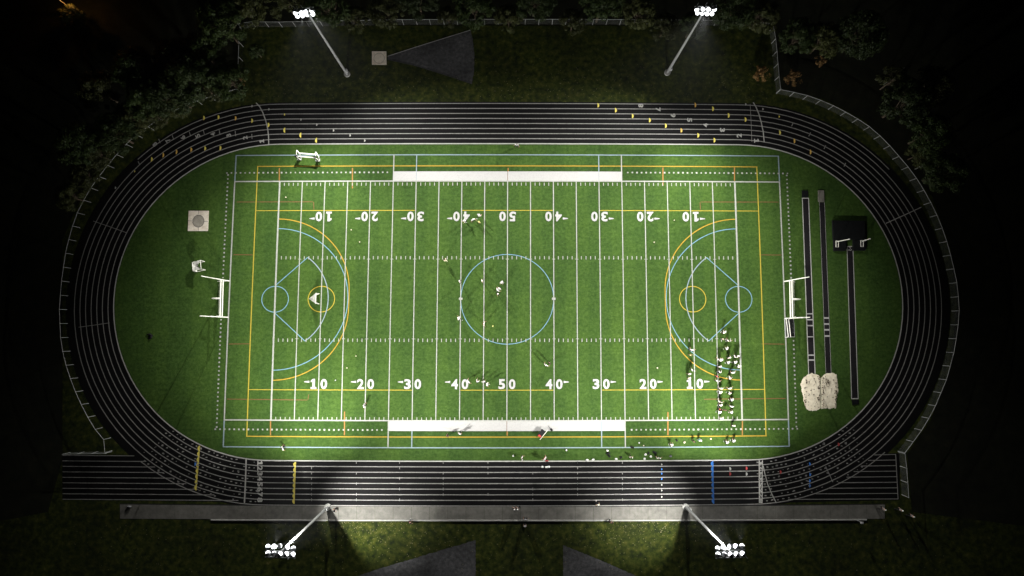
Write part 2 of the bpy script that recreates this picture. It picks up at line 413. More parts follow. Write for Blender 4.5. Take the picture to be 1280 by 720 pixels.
plain([(320, 128.5), (324.5, 133), (328.5, 140.5), (332, 150), (334.7, 161), (335.8, 171), (336, 180.3)], .2, m='lane')
plain([(941.5, 128), (945, 134), (948.5, 142.5), (951.5, 153), (954, 165), (955.2, 178)], .2, m='lane')
plain([(937.6, 130), (938.7, 150), (939.8, 177.5)], .09)
plain([(307.8, 572.5), (307, 600), (305.6, 628.5)], .26, m='lane')
plain([(949, 575.5), (949.4, 628.5)], .24, m='lane'); plain([(953, 575.5), (952.6, 628.5)], .16, m='lane')
plain([(953.8, 582), (956, 592), (959.5, 605), (964.5, 617), (970, 628)], .18, m='lane')
plain([(116.5, 276.3), (137.5, 283.5), (158, 290.8)], .11); plain([(1107.3, 279.2), (1130, 269), (1151.5, 259)], .15, m='lane')
plain([(98.5, 409), (117, 406.5), (137, 403.5)], .11); plain([(1032, 583), (1041, 602.5)], .14)
for (u, v), (du, dv) in zip([(199.4, 176.3), (216.3, 171.9), (237.5, 167.5), (255, 165.6), (274.6, 165.6), (294.4, 166.9), (315, 170.6)],
                            [(1.0, 2.6), (1.0, 2.8), (.9, 2.9), (.8, 3), (.6, 3.1), (.4, 3.2), (.2, 3.2)]):
    plain([(u-du, v-dv), (u+du, v+dv)], .14)
for u, v in ((173.8, 204), (1012, 168), (1031, 184), (1056, 206), (990.5, 155.6)):
    plain([(u-1.1, v-2.3 if u < 500 else v+2.3), (u+1.1, v+2.3 if u < 500 else v-2.3)], .16)
# countless small stagger dots in the lanes of both lower bends
mb = MB()
for i in range(8):
    for side in (-1, 1):
        for k in range(46):
            an = (R.random()*.62+.04)
            if R.random() < .42 or (side < 0 and an < .06): continue
            an = round(an/.028)*.028+R.uniform(-.004, .004)
            c = -side*math.sin(an)*-1; ang = -PI/2+side*an
            r = TR_+lane_off(i+.5+R.uniform(-.12, .12), math.cos(ang)*.9); x = TX+side*TL+r*math.cos(ang); y = r*math.sin(ang)
            p = S(x, y); s_ = R.uniform(.05, .13)
            mb.face([(p.x-s_*1.5, p.y-s_*.8, .0265), (p.x+s_*1.5, p.y-s_*.8, .0265), (p.x+s_*1.5, p.y+s_*.8, .0265), (p.x-s_*1.5, p.y+s_*.8, .0265)])
stuff(mb.build('stagger_dots', M['twhite'], track))
mb = MB()
for u in (389.5, 445.5, 499.5, 554, 610, 666, 722, 778, 722, 1046):
    for k in range(8):
        p = G(u, 578+k*6.65); mb.face([(p.x-.05, p.y-.25, .0262), (p.x+.05, p.y-.25, .0262), (p.x+.05, p.y+.25, .0262), (p.x-.05, p.y+.25, .0262)]) if R.random() < .6 and u < 1000 else None
stuff(mb.build('lane_ticks', M['twhite'], track))

# ================================================================ FIELD MARKINGS
def fline(pts, wd, z, m, name, closed=False):
    return tline(SL(dense(pts, 2.0, closed)), wd, z, m, name, turf, closed)
def arc(cx, cy, r, a0, a1, n=48, ry=None): return [(cx+r*math.cos(a0+(a1-a0)*k/n), cy+(ry or r)*math.sin(a0+(a1-a0)*k/n)) for k in range(n+1)]
SY = 24.384; XE = 60*YD
z_ = [.022]
def Z():
    z_[0] += .0011; return z_[0]
# rust coloured hockey marks
for p in ([(296, 252.5), (391, 252.3)], [(392, 252.3), (392.5, 262)], [(875.5, 252.5), (973, 252.6)], [(875, 253), (875.5, 262)], [(292, 318.4), (316, 318.6)], [(949, 318.6), (976.5, 318.8)],
          [(286, 430), (312, 429.8)], [(952, 429.8), (980.5, 430.2)], [(283.8, 498.8), (384, 500)], [(385, 499.5), (386, 493)], [(880, 499), (982, 498)]):
    tline([G(*q) for q in p], .15, Z(), 'rust', 'hockey_mark', turf)
# golden lacrosse boundary and its inner lines
X0, Y0 = 50.35, 27.6
for sx in (-1, 1): fline([(sx*X0, -Y0), (sx*X0, Y0)], .20, Z(), 'yellow', 'lacrosse_line')
for sy in (-1, 1): fline([(-X0-.13, sy*Y0), (X0+.13, sy*Y0)], .19, Z(), 'gold', 'lacrosse_line')
for y in (18.22, -18.35):
    zz = Z()
    for x0, x1 in ((-X0, -20*YD), (-10*YD, 10*YD), (20*YD, X0)): fline([(x0, y), (x1, y)], .14, zz, 'yellow', 'lacrosse_line')
for u, v0, v1 in ((349.3, 210, 226), (440.6, 210, 235.5), (635.2, 210, 217), (828.6, 209.5, 232), (918, 209.5, 226)): tline([G(u, v0), G(u, v1)], .22, Z(), 'ochre', 'lacrosse_tick', turf)
for u, v0, v1 in ((338.2, 526, 544), (430.6, 514.5, 544), (634, 526, 544.5), (834.8, 515, 544), (927.8, 526, 544)): tline([G(u+.1, v0), G(u, v1)], .22, Z(), 'ochre', 'lacrosse_tick', turf)
for sx in (-1, 1):
    cx = sx*45.75; z1, z2, z3, z4, z5 = Z(), Z(), Z(), Z(), Z()
    dd = [(cx-sx*14.63*math.sin(t*PI/2/20)*1.0, 1.83+14.63*math.cos(t*PI/2/20)) for t in range(21)]
    dd += [(x, -y) for x, y in reversed(dd)]
    fline(dd, .19, z1, 'gold', 'hockey_circle')
    fline(arc(cx, 0, 14.45, PI/2, PI/2+sx*PI, 60), .16, z2, 'sky', 'lacrosse_fan')
    fline(arc(sx*36.55, -.08, 2.62, 0, 2*PI, 40)[:-1], .16, z3, 'yellow', 'crease_circle', True)
    fline(arc(sx*45.72, -.1, 2.65, 0, 2*PI, 40)[:-1], .16, z4, 'sky', 'goal_circle', True)
    a8 = math.radians(53.5)
    fline([(cx+sx*.1, 2.6), (cx-sx*10.5*math.cos(a8), 8.5)], .16, z5, 'sky', 'arc_side'); fline([(cx+sx*.1, -2.75), (cx-sx*10.5*math.cos(a8), -8.6)], .16, z5, 'sky', 'arc_side')
    fline(arc(cx, -.05, 10.55, PI/2*0+(0 if sx < 0 else PI)-a8, (0 if sx < 0 else PI)+a8, 40), .19, Z(), 'grey_blue', 'eight_metre_arc')
fline(arc(0, -.05, 9.12, 0, 2*PI, 72)[:-1], .15, Z(), 'sky', 'centre_circle', True)
# pale blue soccer boundary
YB = 29.85
for sy, yb in ((1, 29.95), (-1, -29.7)):
    fline([(-XE-.1, sy*abs(yb)), (XE+.1, sy*abs(yb))], .2, Z(), 'blue', 'touch_line')
    for sx in (-1, 1):
        fline([(sx*XE, sy*(SY+.15)), (sx*XE, yb)], .24, Z(), 'grey_blue', 'touch_line')
        fline([(sx*20*YD, sy*(SY+.15)), (sx*20*YD, yb)], .2, Z(), 'grey_blue', 'box_line')
        fline([(sx*25*YD, sy*(SY+.1)), (sx*25*YD, yb)], .22, Z(), 'white', 'box_line')
# football lines
for k in range(-10, 11):
    x = k*5*YD; goal = abs(k) == 10
    fline([(x, -SY-.1), (x, SY+.1)], .31 if goal else .18, .068+.001*(k & 1), 'white', 'goal_line' if goal else 'yard_line')
for sx in (-1, 1): fline([(sx*XE, -SY-.1), (sx*XE, SY+.1)], .25, .071, 'white', 'end_line')
for sy in (-1, 1):
    fline([(-XE-.12, sy*SY), (XE+.12, sy*SY)], .24, .074, 'white', 'side_line')
    top = SL(dense([(-25*YD-.1, sy*(SY+.1)), (25*YD+.1, sy*(SY+.1))], 2)); bot = SL(dense([(-25*YD-.1, sy*26.42), (25*YD+.1, sy*26.42)], 2))
    strip(*( (bot, top) if sy > 0 else (top, bot)), .0775, M['band'], 'sideline_band', turf)
    for sx in (-1, 1): fline([(sx*20*YD, sy*(SY+.1)), (sx*20*YD, sy*26.4)], .1, .0790, 'grey_blue', 'box_line')
    fline([(0, sy*(SY+.1)), (0, sy*26.4)], .1, .0790, 'rust', 'box_line')
# yard ticks and hash marks (hundreds of a kind)
hm = MB(); tm = MB()
for k in range(-49, 50):
    x = k*YD
    if k % 5:
        for sy in (-1, 1):
            hm.ribbon([S(x, sy*8.40-.34, .076), S(x, sy*8.40+.34, .076)], .15, .076)
            tm.ribbon([S(x, sy*(SY-.32)-.30, .076), S(x, sy*(SY-.32)-.30+.0+.62 if sy < 0 else sy*(SY-.32)+.05, .076)] if sy < 0 else [S(x, SY-.95, .076), S(x, SY-.30, .076)], .15, .076)
    else:
        for sy in (-1, 1): hm.ribbon([S(x-.32, sy*8.42-sy*.3, .080), S(x+.32, sy*8.42-sy*.3, .080)], .10, .080)
stuff(hm.build('hash_marks', M['white'], turf)); stuff(tm.build('yard_ticks', M['white'], turf))
dm = MB()
def dot(x, y):
    p = S(x, y, .0815); s = R.uniform(.13, .17); dm.face([(p.x-s, p.y-s, p.z), (p.x+s, p.y-s, p.z), (p.x+s, p.y+s, p.z), (p.x-s, p.y+s, p.z)])
XD, YDT = 56.6, 26.25
for k in range(-61, 62):
    x = k*XD/61
    if abs(x) > 25.6*YD: dot(x, YDT); dot(x, -YDT)
for k in range(-30, 31):
    y = k*YDT/30.5
    if abs(y) > 4.2: dot(XD-.15, y); dot(-XD+.25, y)
stuff(dm.build('boundary_dots', M['white'], turf))
# yard numbers
def yard_number(k, sy):
    n = {0: '50', 1: '40', 2: '30', 3: '20', 4: '10'}[abs(k)]; x = k*10*YD; y = 16.95 if sy > 0 else -17.15
    ang = PI if sy > 0 else 0; r = -1 if sy > 0 else 1
    mb = MB()
    for ch, dx in ((n[0], -1.0), (n[1], 1.0)):
        glyph(mb, ch, S(x+r*dx, y), 1.12 if ch == '1' else 1.3, 1.95, ang, .083)
    if k:
        s = 1 if k > 0 else -1; c = S(x+s*2.35, y+r*.42); tip = .52
        mb.face([(c.x-s*.5, c.y-.22*s, .083), (c.x+s*tip, c.y-.07*s, .083), (c.x+s*tip, c.y+.07*s, .083), (c.x-s*.5, c.y+.22*s, .083)])
    mb.build('yard_number', M['band'], turf)
for k in range(-4, 5): yard_number(k, 1); yard_number(k, -1)
for sx in (-1, 1):
    mb = MB(); c = S(sx*9.13, 0, .082)
    for a_ in (.6, -.6, 0): mb.box((c.x, c.y, .0825+.002*a_), (.75, .16, .002), Matrix.Rotation(a_, 3, 'Z'))
    mb.build('restraining_mark', M['white'], turf)

# ================================================================ PATH AND KERBS BELOW THE TRACK
us = [150+k*(1106-150)/42 for k in range(43)]
def bow(u): return 1-((u-640)/420)**2
path = struct(empty('path', (0, 0, 0)))
for i in range(42):
    u0, u1 = us[i], us[i+1]; mb = MB()
    t0, t1 = 631.3+2.3*max(-1, bow(u0)), 631.3+2.3*max(-1, bow(u1)); b0, b1 = 648.6+.9*max(-1, bow(u0)), 648.6+.9*max(-1, bow(u1))
    p = [G(u0+.12, b0), G(u1-.12, b1), G(u1-.12, t1), G(u0+.12, t0)]; zt = .030+R.uniform(-.004, .004)
    mb.face([(q.x, q.y, zt) for q in p])
    for q, r_ in zip(p, p[1:]+p[:1]): mb.face([(q.x, q.y, zt), (q.x, q.y, .001), (r_.x, r_.y, .001), (r_.x, r_.y, zt)])
    mb.build('paving_slab', M['concrete'], path)
g = [G(u, 631.0+1.6*max(-1, bow(u))) for u in us]; mb = MB(); mb.ribbon(g, .30, .016); mb.build('drain_slot', M['gutter'], path)
mb = MB()
for u0, u1 in zip(us[5:-2], us[6:-1]):
    a0 = G(u0, 649.6+.9*max(-1, bow(u0))); a1 = G(u1, 649.6+.9*max(-1, bow(u1))); c = (a0+a1)/2; d = a1-a0
    mb = MB(); mb.box((c.x, c.y, .07), (d.length-.03, .22, .14), Matrix.Rotation(math.atan2(d.y, d.x), 3, 'Z')); mb.build('kerb_stone', M['kerb'], path)

# ================================================================ THROWING AREAS
def poly_obj(name, pts, m, z, h=.0, parent=None):
    mb = MB(); P = [G(*p) for p in pts]
    if sum((P[i].x*P[(i+1) % len(P)].y-P[(i+1) % len(P)].x*P[i].y) for i in range(len(P))) < 0: P.reverse()
    mb.face([(p.x, p.y, z) for p in P])
    if h:
        for p, q in zip(P, P[1:]+P[:1]): mb.face([(p.x, p.y, z), (p.x, p.y, z-h), (q.x, q.y, z-h), (q.x, q.y, z)])
    return mb.build(name, m, parent)
t = tag(empty('throwing_circle', G(474, 73)), 'pale square concrete pad at the tip of the gravel sector beyond the far straight', 'throwing pad'); 
def local(o, parent):
    o.parent = parent; o.matrix_parent_inverse = Matrix.Translation(-parent.location); return o
local(poly_obj('concrete_pad', [(465, 64.3), (483, 64.3), (483.2, 81), (465, 81)], M['cream'], .06, .06), t)
mb = MB(); c = G(474, 73); mb.ribbon([(c.x+1.07*math.cos(k*PI/16), c.y+1.07*math.sin(k*PI/16), 0) for k in range(32)], .08, .066, True); local(mb.build('circle_rim', M['cinder']), t)
sect = [(484.5, 70.5), (520, 59), (560, 46.5), (588, 37.8), (591, 50), (593, 68), (592.5, 88), (590, 105), (560, 95), (520, 82.5), (484.5, 74.5)]
def ragged(pts, amp=.45, close=True):
    out = []; n = len(pts)
    for i in range(n if close else n-1):
        a, b = pts[i], pts[(i+1) % n]; L = math.hypot(b[0]-a[0], b[1]-a[1]); k = max(1, int(L/1.6)); nx, ny = -(b[1]-a[1])/L, (b[0]-a[0])/L
        for j in range(k):
            t = j/k; q = noise.noise(Vector((a[0]*.1+L*t*.35, b[1]*.1+i*7, 0)))*amp if 0 < j else 0
            out.append((a[0]+(b[0]-a[0])*t+nx*q*2, a[1]+(b[1]-a[1])*t+ny*q*2))
    return out
s1 = struct(poly_obj('gravel_sector', ragged(sect), M['gravel'], .012))
mb = MB(); mb.ribbon([G(*p) for p in sect[:4]], .14, .05); mb.build('sector_edging', M['kerb'], s1)
mb = MB(); mb.ribbon([G(*p) for p in sect[7:]], .12, .05); mb.build('sector_edging', M['gravel'], s1)
s2 = struct(poly_obj('gravel_sector', ragged([(594.5, 675), (594.5, 760), (330, 760), (470, 712)]), M['gravel'], .012))
s3 = struct(poly_obj('gravel_sector', ragged([(704, 681.5), (750, 700), (800, 722), (880, 760), (704, 760)]), M['gravel'], .012))
t = tag(empty('shot_put_pad', G(247.5, 276.5)), 'cream square concrete pad with a worn grey circle on the left end of the turf', 'throwing pad')
local(poly_obj('concrete_pad', [(236.2, 263.6), (261.2, 263.6), (260, 288.8), (235, 288.8)], M['cream'], .09, .08), t)
c = G(248.3, 276.5)
mb = MB(); mb.face([(c.x+1.12*math.cos(k*PI/12)*(1+.05*math.sin(3*k)), c.y+1.22*math.sin(k*PI/12), .094) for k in range(24)]); local(mb.build('worn_circle', M['cinder']), t)
mb = MB(); mb.ribbon([(c.x+1.12*math.cos(k*PI/12)*(1+.05*math.sin(3*k)), c.y+1.22*math.sin(k*PI/12), 0) for k in range(24)], .09, .097, True); local(mb.build('circle_rim', M['gravel']), t)
mb = MB()
for p, q in (((248.5, 263.8), (248.4, 268)), ((235.6, 276), (241, 276.3)), ((255, 277), (260.6, 277)), ((248.3, 284.5), (248.3, 288.6))):
    mb = MB(); mb.ribbon([G(*p), G(*q)], .06, .0965); local(mb.build('joint_groove', M['gravel']), t)

# ================================================================ JUMPING RUNWAYS, PIT, MAT
def runway(top, bot, stripes, mname, wborder, name='jumping_runway', cap=None):
    """top, bot = (u_left, u_right, v)"""
    o = struct(poly_obj(name, [(top[0], top[2]), (top[1], top[2]), (bot[1], bot[2]), (bot[0], bot[2])], M[mname], .022))
    def ed(t): return (top[0]+(bot[0]-top[0])*t, top[1]+(bot[1]-top[1])*t, top[2]+(bot[2]-top[2])*t)
    if wborder:
        for k in (0, 1):
            tline([G(ed(i/8)[k]+(.4 if k == 0 else -.4), ed(i/8)[2]) for i in range(9)], wborder, .028, 'lane', 'border_line', o)
    for v, th in stripes:
        e = ed((v-top[2])/(bot[2]-top[2])); tline([G(e[0]+.3, v), G(e[1]-.3, v)], th, .031, 'band', 'take_off_board', o)
    if cap:
        tline([G(top[0], top[2]+.3), G(top[1], top[2]+.3)], .16, .0315, 'lane', 'border_line', o)
    return o
runway((1002.4, 1011.0, 247.5), (1010.3, 1019.2, 467.5), [(392.3, .2), (399.6, .25), (407, .25), (421, .22), (443.9, .25), (450, .28)], 'runway', .15, cap=1)
runway((1023.8, 1030.9, 253), (1031.9, 1039.3, 466.5), [(397.5, .30), (405, .30), (412.3, .30), (420, .30)], 'runway', .05)
r3 = runway((1058.2, 1066.4, 307.8), (1064.0, 1073.0, 498.5), [], 'runway', .13, cap=1)
tline([G(1064.2, 498.2), G(1072.8, 498.2)], .16, .0315, 'lane', 'border_line', r3)
tag(poly_obj('runway_cover', [(1002.2, 238.3), (1009.6, 238.3), (1010.2, 246.8), (1002.2, 246.8)], M['mat'], .10, .085), 'black rubber block at the far end of the left jumping runway', 'rubber block')
tag(poly_obj('weathered_board', [(1022.2, 238.1), (1029.7, 238.1), (1030, 252.6), (1022.5, 252.6)], M['greymat'], .12, .10), 'weathered grey board at the far end of the middle runway', 'board')
tag(poly_obj('runway_cover', [(1064.6, 499.5), (1073, 499.5), (1072.5, 505.5), (1065, 506)], M['mat'], .10, .085), 'black rubber block at the near end of the right runway', 'rubber block')
def pit(name, cr, label):
    P = [G(980+x/9, 440+y/9) for x, y in cr]; c = sum(P, Vector())/len(P)
    Q = []
    for p, q in zip(P, P[1:]+P[:1]):
        for k in range(8):
            m_ = p.lerp(q, k/8); d = noise.noise(m_*1.7)*.26+noise.noise(m_*6)*.16 if abs(m_.x-G(1026, 480).x) > .9 else .0; Q.append(m_+(m_-c).normalized()*d)
    n = len(Q); mb = MB(); K = 10
    for j in range(K):
        f = 1-j/K
        for q in Q:
            p = c.lerp(q, f); hz = .05+.02*noise.noise(Vector((p.x*1.5, p.y*1.5, 3))); mb.v.append((p.x, p.y, hz if j else .018))
    mb.v.append((c.x, c.y, .1))
    for j in range(K-1):
        for i in range(n): i2 = (i+1) % n; mb.f.append((j*n+i, j*n+i2, (j+1)*n+i2, (j+1)*n+i)); mb.m.append(0)
    for i in range(n): mb.f.append(((K-1)*n+i, (K-1)*n+(i+1) % n, K*n)); mb.m.append(0)
    o = tag(mb.build(name, M['sand'], smooth=True), label, 'sand pit', 'long jump sand pits'); return o, P
lp, P1 = pit('sand_pit', [(190, 380), (195, 330), (215, 290), (250, 258), (300, 245), (350, 245), (395, 265), (412, 300), (413, 460), (413, 630), (380, 652), (340, 665), (300, 660), (260, 650), (235, 600), (215, 520), (200, 450)],
             'pale sand pit below the white striped left runway, the left of two touching pits')
rp, P2 = pit('sand_pit', [(419, 290), (450, 255), (500, 240), (545, 235), (585, 250), (600, 310), (610, 390), (605, 470), (590, 530), (590, 610), (585, 635), (520, 640), (460, 632), (419, 640), (419, 460)],
             'pale sand pit with a dark hole at its top, the right of two touching pits')
for o, X0_, X1_ in ((lp, 225, 405), (rp, 425, 590)):
    mb = MB()
    for k in range(90):
        x = R.choice((X0_+R.uniform(0, 30), R.uniform(X0_, X1_), X1_-R.uniform(0, 20))); y = R.uniform(265, 640)
        if k > 70 and o is rp: x, y = R.gauss(487, 14), R.gauss(335, 14)
        p = G(980+x/9, 440+y/9); s = R.uniform(.05, .14)
        mb.add([(p.x+s*R.uniform(.7, 1.3)*math.cos(a_), p.y+s*math.sin(a_), .13) for a_ in (0, 1.2, 2.4, 3.6, 5)]+[(p.x, p.y, .21)], [(i, (i+1) % 5, 5) for i in range(5)])
    stuff(mb.build('dark_clods', M['dirt'], o))
# pole vault mat
t = tag(empty('landing_mat', G(1062, 295)), 'large square black landing mat on the right side of the turf', 'landing mat')
def mat_block(a, b_, c_, d, z0, z1, nm):
    P = [G(*q, z1) for q in (a, b_, c_, d)]; mb = MB(); P.reverse()
    mb.face([(p.x, p.y, z1) for p in P])
    for p, q in zip(P, P[1:]+P[:1]): mb.face([(p.x, p.y, z1), (p.x, p.y, z0), (q.x, q.y, z0), (q.x, q.y, z1)])
    local(mb.build(nm, M['mat']), t)
mat_block((1041, 275.5), (1061.2, 275.7), (1061.9, 299.5), (1042, 299.5), .02, .42, 'cushion')
mat_block((1061.4, 275.7), (1081, 276), (1081.7, 299.5), (1062.1, 299.5), .02, .42, 'cushion')
mat_block((1042.1, 299.9), (1057.6, 299.9), (1057.6, 313.6), (1042.8, 313.6), .02, .36, 'front_cushion')
mat_block((1066.6, 299.9), (1081.7, 299.9), (1082.2, 313.2), (1066.6, 313.2), .02, .36, 'front_cushion')
for (bu, bv, tu, tv, zt, lb) in ((1046.5, 302, 1061.5, 299, 4.2, 'white vault standard on the left half of the black mat'), (1077.6, 301.5, 1087.5, 298.5, 2.6, 'white vault standard on the right edge of the black mat')):
    t2 = tag(empty('vault_standard', G(bu, bv)), lb, 'vault standard', 'vault standards'); b0 = G(bu, bv, .40)
    mb = MB(); cc = [G(bu-1.5, bv-1, .44), G(bu+1.5, bv-1, .44), G(bu+1.5, bv+6.8, .44), G(bu-1.5, bv+6.8, .44)]
    mb.tube(cc+[cc[0]], .07, 6); local(mb.build('base_frame', M['wpipe']), t2)
    mb = MB(); b1 = G(bu, bv, .46); t1 = G(tu, tv, zt); mb.tube([b1, t1], [.08, .07], 8); local(mb.build('upright', M['wpipe']), t2)
    mb = MB(); mb.box((t1.x, t1.y, t1.z), (.24, .2, .12)); local(mb.build('bar_peg', M['wpipe']), t2)
mb = MB()
for k, (du, dv) in enumerate(((-1.2, 1.5), (1.2, 1.5), (0, -1.3))): p = G(1062.5+du, 311+dv); mb.box((p.x, p.y, .036), (.35, .12, .006), Matrix.Rotation(k*1.0, 3, 'Z'))
mb.build('plant_box_mark', M['lane'], r3)

# ================================================================ GOALS
def netting(mb, quad, nu, nv, wd=.035):
    """a net panel: crossing cords between four corners"""
    A, B, C, D = [Vector(q) for q in quad]
    for i in range(nu+1):
        t = i/nu; p, q = A.lerp(B, t), D.lerp(C, t); mb.tube([p, q], wd/2, 3, False)
    for i in range(nv+1):
        t = i/nv; p, q = A.lerp(D, t), B.lerp(C, t); mb.tube([p, q], wd/2, 3, False)
def football_goal(s, feet, zt, label):
    base = (G(*feet[0])+G(*feet[1]))/2; t = tag(empty('football_goal', base), label, 'goal posts', 'football goals on both end lines')
    for f in feet:
        p = G(*f); mb = MB(); mb.tube([p, p+Vector((0, 0, 3.0)), p+Vector((0, 0, zt))], [.11, .10, .075], 10); local(mb.build('upright', M['wpipe']), t)
        mb = MB(); b0 = p+Vector((0, 0, 2.3)); yi = .9 if f is feet[0] else -.9
        mb.tube([b0, b0+Vector((s*1.0, -yi*.35, -.05)), b0+Vector((s*1.9, -yi*.1, -2.28))], .045, 6); local(mb.build('net_stay', M['wpipe']), t)
        b1 = p+Vector((s*1.9, -yi*.1, .02)); mb = MB(); mb.tube([p+Vector((0, 0, .05)), b1+Vector((0, 0, .03))], .04, 6); local(mb.build('ground_bar', M['wpipe']), t)
    p, q = G(*feet[0]), G(*feet[1])
    for z, r in ((3.0, .12), (2.2, .11)):
        mb = MB(); mb.tube([p+Vector((0, 0, z)), q+Vector((0, 0, z))], r, 10); local(mb.build('crossbar', M['wpipe']), t)
    m_ = (p+q)/2; mb = MB(); a_ = m_+Vector((0, 0, 3.0)); mb.tube([a_, a_+Vector((s*1.1, 0, -.02)), a_+Vector((s*1.7, 0, -.25)), a_+Vector((s*1.85, 0, -.8)), a_+Vector((s*1.85, 0, -2.98))], .11, 10)
    local(mb.build('gooseneck', M['wpipe'], smooth=True), t)
    mb = MB(); A = p+Vector((0, 0, 2.2)); B = q+Vector((0, 0, 2.2)); C = q+Vector((s*1.9, .1, .05)); D = p+Vector((s*1.9, -.1, .05)); netting(mb, (A, B, C, D), 24, 8, .02)
    local(stuff(mb.build('net', M['net'])), t)
football_goal(-1, [(286.3, 351.2), (285.0, 396.6)], 9.6, 'tall white goal posts with crossbar on the left end line')
football_goal(1, [(980.2, 351.8), (981.0, 398)], 9.0, 'tall white goal posts with crossbar on the right end line')
# lacrosse goals
def lacrosse(u, v, rz, label, sc_=1.0):
    t = tag(empty('lacrosse_goal', G(u, v), rz), label, 'lacrosse goal', 'lacrosse goals'); h = 1.85*sc_; wd = 1.0*sc_; dp = 1.95*sc_
    mb = MB(); mb.tube([(0, -wd, 0.05), (0, -wd, h), (0, wd, h), (0, wd, .05)], .07, 8); mb.build('mouth_frame', M['wpipe'], t)
    mb = MB(); mb.tube([(0, -wd, .08), (-dp, 0, .08), (0, wd, .08)], .06, 8); mb.build('base_frame', M['wpipe'], t)
    mb = MB(); A, B, C, D, E = (0, -wd, h), (0, wd, h), (0, wd, .06), (0, -wd, .06), (-dp, 0, .06)
    def tri(a_, b_, c_, n=22):
        a_, b_, c_ = Vector(a_), Vector(b_), Vector(c_)
        for i in range(n+1):
            k = i/n; mb.tube([a_.lerp(b_, k), c_], .034, 3, False); mb.tube([a_.lerp(c_, k), b_.lerp(c_, k)], .030, 3, False)
    tri(A, B, E); tri(B, C, E, 12); tri(A, D, E, 12); stuff(mb.build('net', M['net'], t))
    return t
lacrosse(399, 373.5, 0, 'white lacrosse goal with dark mouth inside the yellow circle near the left 10 yard line')
# square sided goal off the left end
t = tag(empty('practice_goal', G(250.5, 333), math.radians(8)), 'small white netted practice goal above the left goal posts, outside the field', 'practice goal')
mb = MB(); mb.tube([(.95, -.85, .05), (1.05, -.85, 1.75), (1.05, .85, 1.75), (.95, .85, .05)], .07, 8); mb.build('mouth_frame', M['wpipe'], t)
mb = MB(); mb.tube([(.95, -.85, .06), (-.75, -.95, .06), (-.75, .75, .06), (.95, .85, .06)], .06, 8); mb.tube([(-.75, -.95, .06), (-.75, -.95, 1.4), (-.75, .75, 1.4), (-.75, .75, .06)], .055, 8)
mb.tube([(-.75, -.95, 1.4), (1.05, -.85, 1.75)], .05, 6); mb.tube([(-.75, .75, 1.4), (1.05, .85, 1.75)], .05, 6); mb.build('rear_frame', M['wpipe'], t)
mb = MB(); 
for sg in (-1, 1): mb.face([(-.75, sg*.85-.1, 1.38), (.2, sg*.02, 1.15), (1.0, sg*.85, 1.72)][::sg])
mb.face([(-.75, -.95, 1.39), (.2, 0, 1.14), (-.75, .75, 1.39)][::-1]); mb.face([(-.76, -.95, .1), (-.76, -.95, 1.38), (-.76, .75, 1.38), (-.76, .75, .1)]); mb.build('net_panel', M['net'], t)
# low goal beside the right posts
def low_goal():
    c = G(987, 409); t = tag(empty('portable_goal', c), 'low white portable goal with dark net leaning beside the right goal posts', 'portable goal')
    z0, z1 = .08, 1.6
    q = {k: G(*v) for k, v in dict(a=(980.5, 398.5), b=(991.5, 397.5), c=(993, 421), d=(981.5, 421.8)).items()}
    up = lambda p, z: Vector((p.x, p.y, z))
    mb = MB(); mb.tube([up(q['a'], z0), up(q['b'], z0), up(q['c'], z0), up(q['d'], z0), up(q['a'], z0)], .07, 8); local(mb.build('base_frame', M['galv']), t)
    e, f = G(983, 399, z1), G(985.5, 421, z1); g_, h_ = G(986, 399, 1.35), G(988.3, 421, 1.35)
    for nm, x, y in (('top_bar', e, f), ('top_bar', g_, h_)): mb = MB(); mb.tube([x, y], .075, 8); local(mb.build(nm, M['wpipe']), t)
    for x, y in ((e, q['a']), (f, q['d']), (g_, q['b']), (h_, q['c'])): mb = MB(); mb.tube([x, up(y, z0)], .05, 6); local(mb.build('post', M['wpipe']), t)
    mb = MB(); netting(mb, (up(q['b'], .1), up(q['c'], .1), h_, g_), 30, 14, .05); mb.face([up(q[k], .055) for k in 'dcba']); local(stuff(mb.build('net', M['dnet'])), t)
low_goal()
# white frame on the far blue line
def sled():
    c = G(385, 196); t = tag(empty('training_frame', c), 'white steel frame with two end brackets on the far blue line, upper left', 'training frame')
    zz = 2.1; A, B = G(375, 191.6, zz), G(394.5, 193.2, zz); C, D = G(375, 195.6, zz-.4), G(394.5, 197, zz-.4)
    for x, y in ((A, B), (C, D)): mb = MB(); mb.tube([x, y], .13, 8); local(mb.build('rail', M['wpipe']), t)
    for pts, nm in (([(370.8, 188, 2.2), (370.5, 195.5, 1.6), (375.6, 199.5, .2)], 'end_bracket'), ([(370.8, 188, 2.2), (375, 192.3, 2.1), (374.5, 195.8, 1.7), (370.5, 195.5, 1.6)], 'end_brace'),
                    ([(394.5, 190, 2.2), (398.6, 196, 1.7), (398.6, 201.5, .2)], 'end_bracket'), ([(394.5, 190, 2.2), (394.5, 197.3, 1.7), (398.3, 200.5, .9)], 'end_brace')):
        mb = MB(); mb.tube([G(*p) for p in pts], .11, 8); local(mb.build(nm, M['wpipe']), t)
    for u, v in ((374.4, 198.5), (397.5, 200)):
        p = G(u, v); mb = MB(); mb.box((p.x, p.y, 1.0), (.55, .18, 1.9)); local(mb.build('pad', M['black']), t)
        mb = MB(); mb.box((p.x, p.y, .05), (.9, .5, .08)); local(mb.build('foot', M['galv']), t)
sled()

